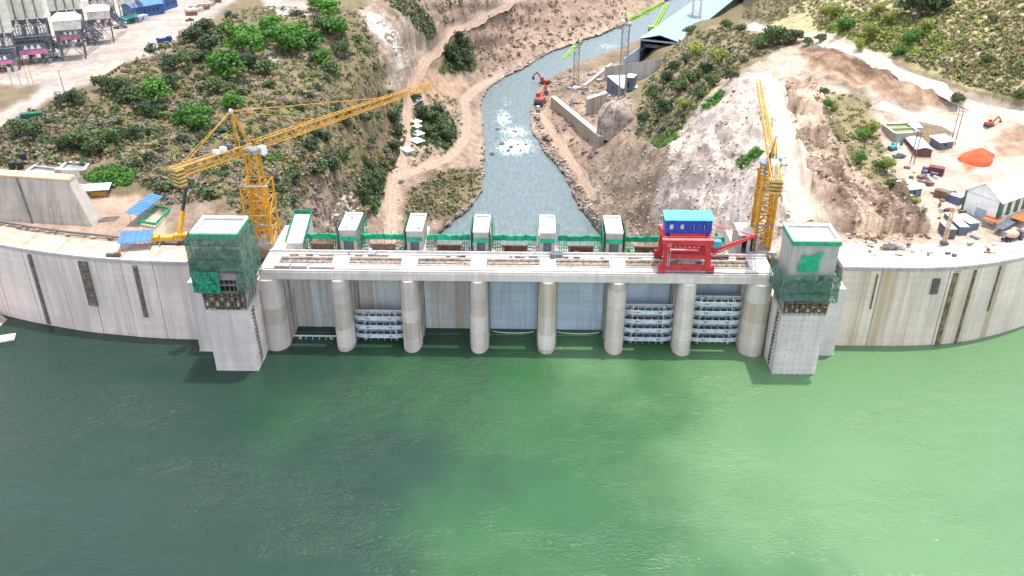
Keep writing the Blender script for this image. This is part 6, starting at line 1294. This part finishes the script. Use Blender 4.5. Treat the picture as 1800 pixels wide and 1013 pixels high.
leafmat('leaf_olive', (.18, .175, .06), (.34, .31, .12)); leafmat('leaf_dry', (.19, .145, .085), (.35, .275, .16)); leafmat('leaf_grey', (.14, .115, .09), (.27, .225, .18)); leafmat('leaf_yel', (.17, .2, .035), (.33, .36, .075))
paint('bark', (.16, .12, .09), .9, .3, 2.)
def leafcloud(rs, lobes, n, size):
    V = np.zeros((n, 4, 3)); L = np.array(lobes); wts = L[:, 3] ** 2 * L[:, 4]; pick = rs.choice(len(L), n, p=wts / wts.sum()); l = L[pick]
    d = rs.normal(size=(n, 3)); d /= np.linalg.norm(d, axis=1)[:, None]; rad = (rs.uniform(.35, 1.05, n) ** .55)
    c = l[:, :3] + d * rad[:, None] * np.stack([l[:, 3], l[:, 3], l[:, 4]], -1)
    nr = d + rs.normal(size=(n, 3)) * .7 + np.array([0, 0, .5]); nr /= np.linalg.norm(nr, axis=1)[:, None]
    a = np.cross(nr, rs.normal(size=(n, 3))); a /= np.linalg.norm(a, axis=1)[:, None]; b = np.cross(nr, a); s = size * rs.uniform(.6, 1.4, n)
    for k, (u, v) in enumerate(((-1, -.1), (0, -.62), (1, .1), (0, .62))): V[:, k] = c + a * (s * u)[:, None] + b * (s * v)[:, None]
    return V.reshape(-1, 3)
def quadmesh(name, V, mat):
    me = bpy.data.meshes.new(name); n = len(V) // 4; me.vertices.add(len(V)); me.vertices.foreach_set('co', V.astype(np.float32).ravel()); me.loops.add(4 * n); me.loops.foreach_set('vertex_index', np.arange(4 * n, dtype=np.int32)); me.polygons.add(n); me.polygons.foreach_set('loop_start', np.arange(0, 4 * n, 4, dtype=np.int32)); me.update(calc_edges=True); me.materials.append(MATS[mat]); return me
rs = np.random.RandomState(12)
def tree_protos(mat, k, n=900, spread=1.):
    out = []
    for i in range(k):
        lobes = [(rs.uniform(-2.4, 2.4) * spread, rs.uniform(-2.2, 2.2) * spread, rs.uniform(3.6, 6.6), rs.uniform(1.3, 2.3), rs.uniform(.9, 1.7)) for _ in range(9)] + [(0, 0, 5.4, 2.4, 1.8)]
        cr = quadmesh('crown', leafcloud(rs, lobes, n, .42), mat); t = MB(); t.cyl((0, 0, -.6), (.1, 0, 2.6), .34, 7, .2)
        for l in lobes[:6]: t.cyl((.1, 0, 2.3), (l[0] * .8, l[1] * .8, l[2]), .15, 5, .05)
        me = bpy.data.meshes.new('trunk'); me.from_pydata(t.v, [], t.f); me.materials.append(MATS['bark']); out.append((cr, me))
    return out
TP = {'leaf_bright': tree_protos('leaf_bright', 4), 'leaf_mid': tree_protos('leaf_mid', 3), 'leaf_dark': tree_protos('leaf_dark', 3), 'leaf_yel': tree_protos('leaf_yel', 2, 700)}
def tree(px, py, mat, w_px, label, group):
    g = ground(px, py); dep = g.y * cp + (CZ - g.z) * sp; s = w_px / F * dep / 7.2 * R.uniform(.85, 1.15)
    r = thing('broadleaf_tree', label, 'tree', (g.x, g.y, g.z - 1.5 * s), R.uniform(0, 6), group); r.scale = (s, s, s * R.uniform(.85, 1.1)); cr, tk = R.choice(TP[mat]); link('crown', cr, r); link('trunk', tk, r)
for px, py, w in ((275, 178, 52), (335, 222, 42), (357, 215, 46), (318, 220, 34), (411, 195, 44), (345, 232, 40), (427, 92, 52), (445, 105, 44), (500, 88, 58), (516, 100, 56), (548, 85, 44), (570, 112, 40), (478, 68, 48), (530, 72, 44), (590, 68, 50), (578, 36, 60), (560, 20, 48), (460, 78, 40), (404, 140, 54), (390, 130, 40)):
    tree(px, py, 'leaf_bright', w, 'lone wide bright green tree below the tan slab of the plateau edge' if px == 275 else 'bright green tree in the clump behind the yellow crane apex' if py > 200 else 'round bright green tree just above the yellow crane apex' if px == 411 else 'bright green tree in the pair up the slope from the crane apex' if py > 125 else 'tall bright green tree at the upper end of the slope near the cliff' if py < 50 else 'bright green tree in the big grove on the upper scrub slope', 'bright green trees on the scrub slope')
for px, py, w in ((205, 170, 40), (222, 165, 36), (240, 182, 44), (260, 205, 40), (180, 160, 30), (120, 190, 42), (140, 185, 34), (330, 120, 44), (350, 110, 40), (372, 98, 46), (300, 160, 40), (380, 165, 46), (438, 128, 40), (470, 130, 44), (570, 60, 50), (600, 100, 46), (585, 130, 40), (150, 262, 56), (120, 262, 50), (170, 275, 44), (60, 250, 44), (40, 240, 40), (190, 255, 46), (230, 245, 40), (345, 75, 40), (365, 60, 44), (400, 70, 46), (300, 125, 36)):
    tree(px, py, R.choice(['leaf_mid', 'leaf_mid', 'leaf_dark']), w * .9, ('dull green tree in the thicket above the settling tanks' if py > 235 else 'dull green tree under the tan slab at the plateau edge' if px < 270 else 'dull green tree along the plateau edge near the blue dump truck' if px < 410 and py < 130 else 'dull green tree among the bright grove on the upper scrub slope' if px > 410 else 'dull green tree in mid slope behind the crane apex'), 'dull green trees on the scrub slope')
for px, py, w in ((800, 112, 40), (812, 92, 36), (790, 105, 30), (822, 118, 30), (806, 75, 28)): tree(px, py, 'leaf_dark', w, 'dark tree in the clump between the gorge road and the river', 'dark trees by the gorge road bend')
for px, py, w in ((655, 340, 30), (648, 370, 28), (665, 318, 28), (636, 352, 26), (740, 208, 28), (758, 215, 30), (772, 230, 30), (785, 250, 28), (755, 240, 26), (770, 205, 26), (730, 180, 22), (690, 215, 26), (700, 240, 24), (692, 265, 22)): tree(px, py, R.choice(['leaf_mid', 'leaf_dark']), w, ('small dark tree behind the row of white huts' if px > 725 else 'small dark tree on the steep slope left of the gorge road' if py < 300 else 'small dark tree in the gully above the white rock spill'), 'small dark trees on the gorge slope')
tree(1614, 36, 'leaf_dark', 70, 'big dark round tree alone on the dry grass hilltop', None); tree(1646, 22, 'leaf_dark', 44, 'smaller dark tree touching the big round hilltop tree', None)
for px, py, w in ((1482, 60, 34), (1528, 70, 28), (1560, 45, 30), (1600, 78, 30), (1580, 100, 26), (1460, 38, 32), (1510, 90, 24), (1625, 60, 26), (1540, 30, 26), (1450, 30, 26)): tree(px, py, R.choice(['leaf_yel', 'leaf_bright']), w, 'low yellow-green tree on the dry hill above the ridge road', 'yellow-green trees on the dry hill')
for px, py, w in ((1358, 82, 34), (1378, 80, 32), (1396, 75, 28), (1340, 86, 34), (1330, 92, 30), (1420, 80, 22), (1440, 76, 22), (1730, 115, 24), (1680, 185, 26), (1790, 178, 30), (1745, 40, 20)): tree(px, py, 'leaf_mid', w, 'mid green tree beside the pale ridge road', 'trees along the ridge road')
for px, py, w, m_ in ((1512, 284, 24, 'leaf_bright'), (1558, 305, 34, 'leaf_yel'), (1545, 300, 22, 'leaf_bright'), (1605, 368, 18, 'leaf_yel'), (1448, 178, 18, 'leaf_mid'), (1528, 240, 26, 'leaf_yel'), (1516, 248, 24, 'leaf_bright'), (1450, 205, 24, 'leaf_bright'), (1465, 200, 20, 'leaf_yel'), (1562, 335, 22, 'leaf_olive')):
    if m_ == 'leaf_olive': m_ = 'leaf_mid'
    tree(px, py, m_, w, 'small fresh green tree between the rubble ridges and the work yard', 'small green trees by the work yard')
for px, py, w in ((1130, 215, 26), (1150, 180, 30), (1170, 150, 30), (1185, 128, 26), (1205, 115, 30), (1225, 108, 34), (1240, 130, 32), (1262, 118, 30), (1215, 150, 34), (1190, 175, 34), (1165, 205, 32), (1205, 195, 30), (1230, 175, 32), (1250, 155, 28), (1212, 62, 22), (1282, 150, 24), (1300, 60, 28), (1275, 52, 24)): tree(px, py, R.choice(['leaf_mid', 'leaf_mid', 'leaf_dark', 'leaf_yel']), w, 'bushy tree on the green spur above the powerhouse works', 'trees on the green spur')
# shrubs one can tell apart
SP = {}
for mt in ('leaf_mid', 'leaf_dark', 'leaf_olive', 'leaf_dry', 'leaf_grey'):
    SP[mt] = [quadmesh('shrub', leafcloud(rs, [(rs.uniform(-1, 1), rs.uniform(-1, 1), rs.uniform(.4, 1.3), rs.uniform(.6, 1.1), rs.uniform(.5, .9)) for _ in range(6)], 230, .3), mt) for _ in range(3)]
ZONE = {'s': [(100, 250), (230, 110), (330, 60), (450, 10), (640, 20), (700, 180), (690, 290), (640, 390), (560, 320), (440, 420), (400, 350), (300, 360), (250, 330), (200, 280)]}
def scatter(poly, n, rr_):
    xs_ = [p[0] for p in poly]; ys_ = [p[1] for p in poly]; out = []
    while len(out) < n:
        x, y = rr_.uniform(min(xs_), max(xs_)), rr_.uniform(min(ys_), max(ys_))
        if inside(np.array([x]), np.array([y]), poly)[0]: out.append((x, y))
    return out
RS = random.Random(5)
def keep(px, py): return np.interp(0, [0], [0]) + roadm[int(np.interp(py, gy, np.arange(ny))), int(np.interp(px, gx, np.arange(nx)))] < .3 and riv[int(np.interp(py, gy, np.arange(ny))), int(np.interp(px, gx, np.arange(nx)))] < .05
for px, py in scatter(ZONE['s'], 285, RS):
    if not keep(px, py): continue
    g = ground(px, py); mt = RS.choice(['leaf_mid', 'leaf_dark', 'leaf_dry', 'leaf_grey', 'leaf_olive', 'leaf_mid']); o = link('shrub', RS.choice(SP[mt])); o.location = g - Vector((0, 0, .2)); s = RS.uniform(1.0, 2.3); o.scale = (s * RS.uniform(.9, 1.3), s, s * RS.uniform(.7, 1.1)); o.rotation_euler = (0, 0, RS.uniform(0, 6))
    tag(o, {'leaf_mid': 'green shrub', 'leaf_dark': 'dark green shrub', 'leaf_dry': 'dry brown shrub', 'leaf_grey': 'leafless grey shrub', 'leaf_olive': 'olive shrub'}[mt] + ' on the scrub slope between plateau and gorge', 'shrub', 'shrubs on the scrub slope')
# the uncountable rest of the scrub
def scrub(name, label, mat, jobs, q=11, leaf=.55, seed=1):
    r1 = np.random.RandomState(seed); rr_ = random.Random(seed); parts = []
    for poly, n, smin, smax in jobs:
        for px, py in scatter(poly, n, rr_):
            if not keep(px, py): continue
            g = ground(px, py); s = rr_.uniform(smin, smax); V = leafcloud(r1, [(0, 0, .35, 1., .6)], q, leaf) * s + np.array(tuple(g)); parts.append(V)
    o = link(name, quadmesh(name, np.concatenate(parts), mat)); tag(o, label, 'scrub', None, 'stuff'); return o
SL = ZONE['s']; HILL = [(1400, 10), (1380, -60), (1900, -60), (1900, 195), (1800, 178), (1700, 150), (1560, 95), (1440, 55)]; FAR = [(650, -50), (1180, -50), (1100, 35), (960, 90), (850, 140), (800, 60), (700, 15)]; SPUR = [(1118, 245), (1130, 150), (1200, 62), (1310, 48), (1420, 66), (1330, 105), (1270, 135), (1190, 235)]
LOW = [(712, 390), (715, 340), (780, 300), (850, 300), (840, 345), (780, 385)]; PITS = [[(770, 130), (790, 80), (812, 60), (835, 100), (835, 125), (800, 130)], [(722, 240), (735, 190), (790, 195), (805, 235), (790, 265), (750, 255)], [(622, 340), (640, 290), (680, 280), (672, 350), (660, 380), (640, 370)]]
TOPR = [(1300, 42), (1330, -20), (1400, -40), (1415, 20), (1345, 48)]; GUL = [(660, -10), (720, 0), (760, 36), (772, 78), (750, 70), (690, 20)]; GL2 = [(688, 300), (694, 190), (708, 170), (704, 230), (700, 290)]; GL3 = [(720, 300), (760, 280), (800, 262), (815, 235), (815, 185), (790, 170), (740, 170), (725, 200)]
RUB = [(1380, 150), (1450, 150), (1530, 240), (1640, 420), (1500, 430), (1400, 280)]; LFT = [(-20, 300), (0, 225), (90, 180), (150, 170), (230, 250), (160, 290), (50, 290)]
scrub('dry_scrub', 'dry brown brush covering the slopes of both banks', 'leaf_dry', [(SL, 1500, .5, 1.5), (HILL, 1500, .6, 1.6), (FAR, 380, .8, 2.2), (SPUR, 330, .8, 1.9), (LOW, 260, .6, 1.4), (LFT, 250, .8, 1.8), (RUB, 140, .5, 1.3), (TOPR, 160, .7, 1.6), (GUL, 160, .6, 1.5), (GL2, 160, .5, 1.3)], seed=2)
scrub('grey_scrub', 'leafless grey brush on the slope below the crane jib', 'leaf_grey', [(SL, 1400, .5, 1.6), (HILL, 160, .6, 1.3), (SPUR, 200, .8, 1.9), (FAR, 260, .8, 2.), (LFT, 150, .8, 1.8), ([(480, 420), (520, 300), (620, 330), (640, 390), (560, 430)], 260, .6, 1.5)], seed=3)
scrub('green_scrub', 'low mid-green brush filling the slopes', 'leaf_mid', [(SL, 1100, .5, 1.7), (SPUR, 330, .6, 1.8), (LOW, 240, .6, 1.5), (LFT, 260, .8, 2.), (HILL, 160, .6, 1.5), (FAR, 140, .8, 2.2), (GUL, 170, .8, 2.2), (GL2, 130, .6, 1.8), (GL3, 170, .5, 1.6), (TOPR, 50, .7, 1.6)] + [(p, 170, .8, 2.) for p in PITS], seed=4)
scrub('dark_scrub', 'dark green brush in the gorge clumps', 'leaf_dark', [(SL, 260, .6, 1.7)] + [(p, 110, .7, 1.8) for p in PITS] + [(SPUR, 150, .8, 2.), (GUL, 140, .8, 2.2)], seed=5)
scrub('olive_scrub', 'olive and yellowish brush on the dry hill above the ridge road', 'leaf_olive', [(TOPR, 160, .6, 1.6), (GL3, 120, .5, 1.3), (GUL, 90, .7, 1.8), (HILL, 1500, .6, 1.7), (SL, 800, .5, 1.6), (SPUR, 260, .8, 1.8), ([(1450, 160), (1530, 180), (1560, 290), (1600, 330), (1560, 345), (1500, 290), (1450, 230)], 170, .4, 1.2)], seed=6)
scrub('yellow_green_scrub', 'yellow-green fresh growth on the dry hill above the ridge road', 'leaf_yel', [([(1420, 40), (1500, 20), (1640, 50), (1680, 90), (1620, 110), (1520, 80)], 420, .7, 1.9), (HILL, 700, .5, 1.4), ([(1130, 230), (1200, 120), (1290, 120), (1200, 220)], 90, .6, 1.6)], seed=17)
scrub('bright_scrub', 'bright green low growth in patches', 'leaf_bright', [([(150, 312), (185, 290), (240, 300), (230, 325), (175, 335)], 330, .6, 1.2), ([(1345, 270), (1300, 300), (1295, 285), (1330, 262)], 90, .5, 1.), ([(1384, 215), (1392, 215), (1394, 290), (1384, 285)], 60, .5, .9), ([(1140, 255), (1180, 225), (1195, 245), (1160, 262)], 70, .6, 1.2), ([(1232, 190), (1268, 165), (1275, 178), (1240, 200)], 70, .6, 1.3), ([(468, 280), (490, 265), (492, 280), (480, 292)], 40, .6, 1.2), (HILL, 160, .8, 1.7), (SL, 160, .8, 1.8)], seed=7)
for k in range(11):
    px, py = RS.uniform(862, 935), RS.uniform(205, 282); g = atz(px, py, -41); s = RS.uniform(.8, 2.2); o = MB()
    n = 7; o.v = [(s * RS.uniform(.75, 1.2) * math.cos(6.283 * i / n) * c_, s * RS.uniform(.7, 1.1) * math.sin(6.283 * i / n) * c_, z_ * s) for z_, c_ in ((-.6, 1.), (.25, .85), (.6, .4)) for i in range(n)]
    for l in range(2):
        for i in range(n): o.f.append((l * n + i, l * n + (i + 1) % n, (l + 1) * n + (i + 1) % n, (l + 1) * n + i))
    o.f.append(tuple(2 * n + i for i in range(n))); b_ = o.build('river_boulder', 'rock_dark'); b_.location = g; tag(b_, 'wet dark boulder breaking the water of the white rapids', 'boulder', 'boulders in the rapids')
# loose rock: boulders on the banks and the blasted ridge
def rocks(name, label, mat, jobs, seed):
    r1 = np.random.RandomState(seed); rr_ = random.Random(seed); V = []; Fc = []; base8 = np.array([(-1, -1, -1), (1, -1, -1), (1, 1, -1), (-1, 1, -1), (-1, -1, 1), (1, -1, 1), (1, 1, 1), (-1, 1, 1)], float); n0 = 0
    for poly, n, a, b_ in jobs:
        for px, py in scatter(poly, n, rr_):
            if not keep(px, py) and rr_.random() < .8: continue
            g = ground(px, py); s = a + (b_ - a) * rr_.random() ** 2; t = rr_.uniform(0, 6); P = base8 * (1 - .45 * r1.rand(8, 3)) * np.array([1, .8, .65]) * s; c_, s_ = math.cos(t), math.sin(t); P = P @ np.array([[c_, s_, 0], [-s_, c_, 0], [0, 0, 1]]); V.append(P + np.array(tuple(g)) + np.array([0, 0, .15 * s]))
            for q_ in ((3, 2, 1, 0), (4, 5, 6, 7), (0, 1, 5, 4), (1, 2, 6, 5), (2, 3, 7, 6), (3, 0, 4, 7)): Fc.append(tuple(n0 + i for i in q_))
            n0 += 8
    me = bpy.data.meshes.new(name); me.from_pydata(np.concatenate(V).tolist(), [], Fc); me.materials.append(MATS[mat]); o = link(name, me); tag(o, label, 'rocks', None, 'stuff'); return o
BANKL = [(780, 395), (850, 340), (845, 290), (850, 200), (840, 190), (870, 140), (960, 88), (960, 105), (880, 145), (858, 190), (862, 340), (795, 405)]; BANKR = [(925, 190), (945, 150), (1000, 120), (1010, 135), (960, 175), (955, 230), (1000, 290), (1060, 400), (1035, 400), (990, 310), (935, 240)]
CL = [(1180, 260), (1225, 180), (1320, 150), (1390, 300), (1395, 420), (1180, 430), (1150, 370)]
rocks('bank_boulders', 'pinkish boulders lining both banks of the river', 'rock', [(GL3, 160, .2, .8), (BANKL, 620, .3, 1.4), (BANKR, 660, .3, 1.4), ([(1020, 300), (1110, 255), (1200, 270), (1160, 420), (1060, 430)], 520, .2, .9), (FAR, 260, .6, 1.8), ([(660, 400), (690, 290), (850, 300), (760, 400)], 160, .3, 1.)], 21)
rocks('ridge_rubble', 'pale blasted rubble on the ridges of the right bank', 'rock_pale', [(RUB, 420, .15, .8), (CL, 420, .15, .9), ([(575, 400), (598, 345), (612, 338), (640, 372), (640, 400)], 90, .5, 2.2), ([(655, 30), (700, 60), (712, 120), (690, 95)], 60, .6, 1.8)], 22)
rocks('dark_rubble', 'dark broken rock scattered in the cuttings of both banks', 'rock_dark', [(BANKR, 240, .3, 1.3), (BANKL, 160, .3, 1.2), (RUB, 260, .15, .7), (CL, 150, .2, .9), ([(990, 130), (1110, 120), (1110, 230), (1040, 280), (960, 240)], 260, .4, 1.6)], 23)
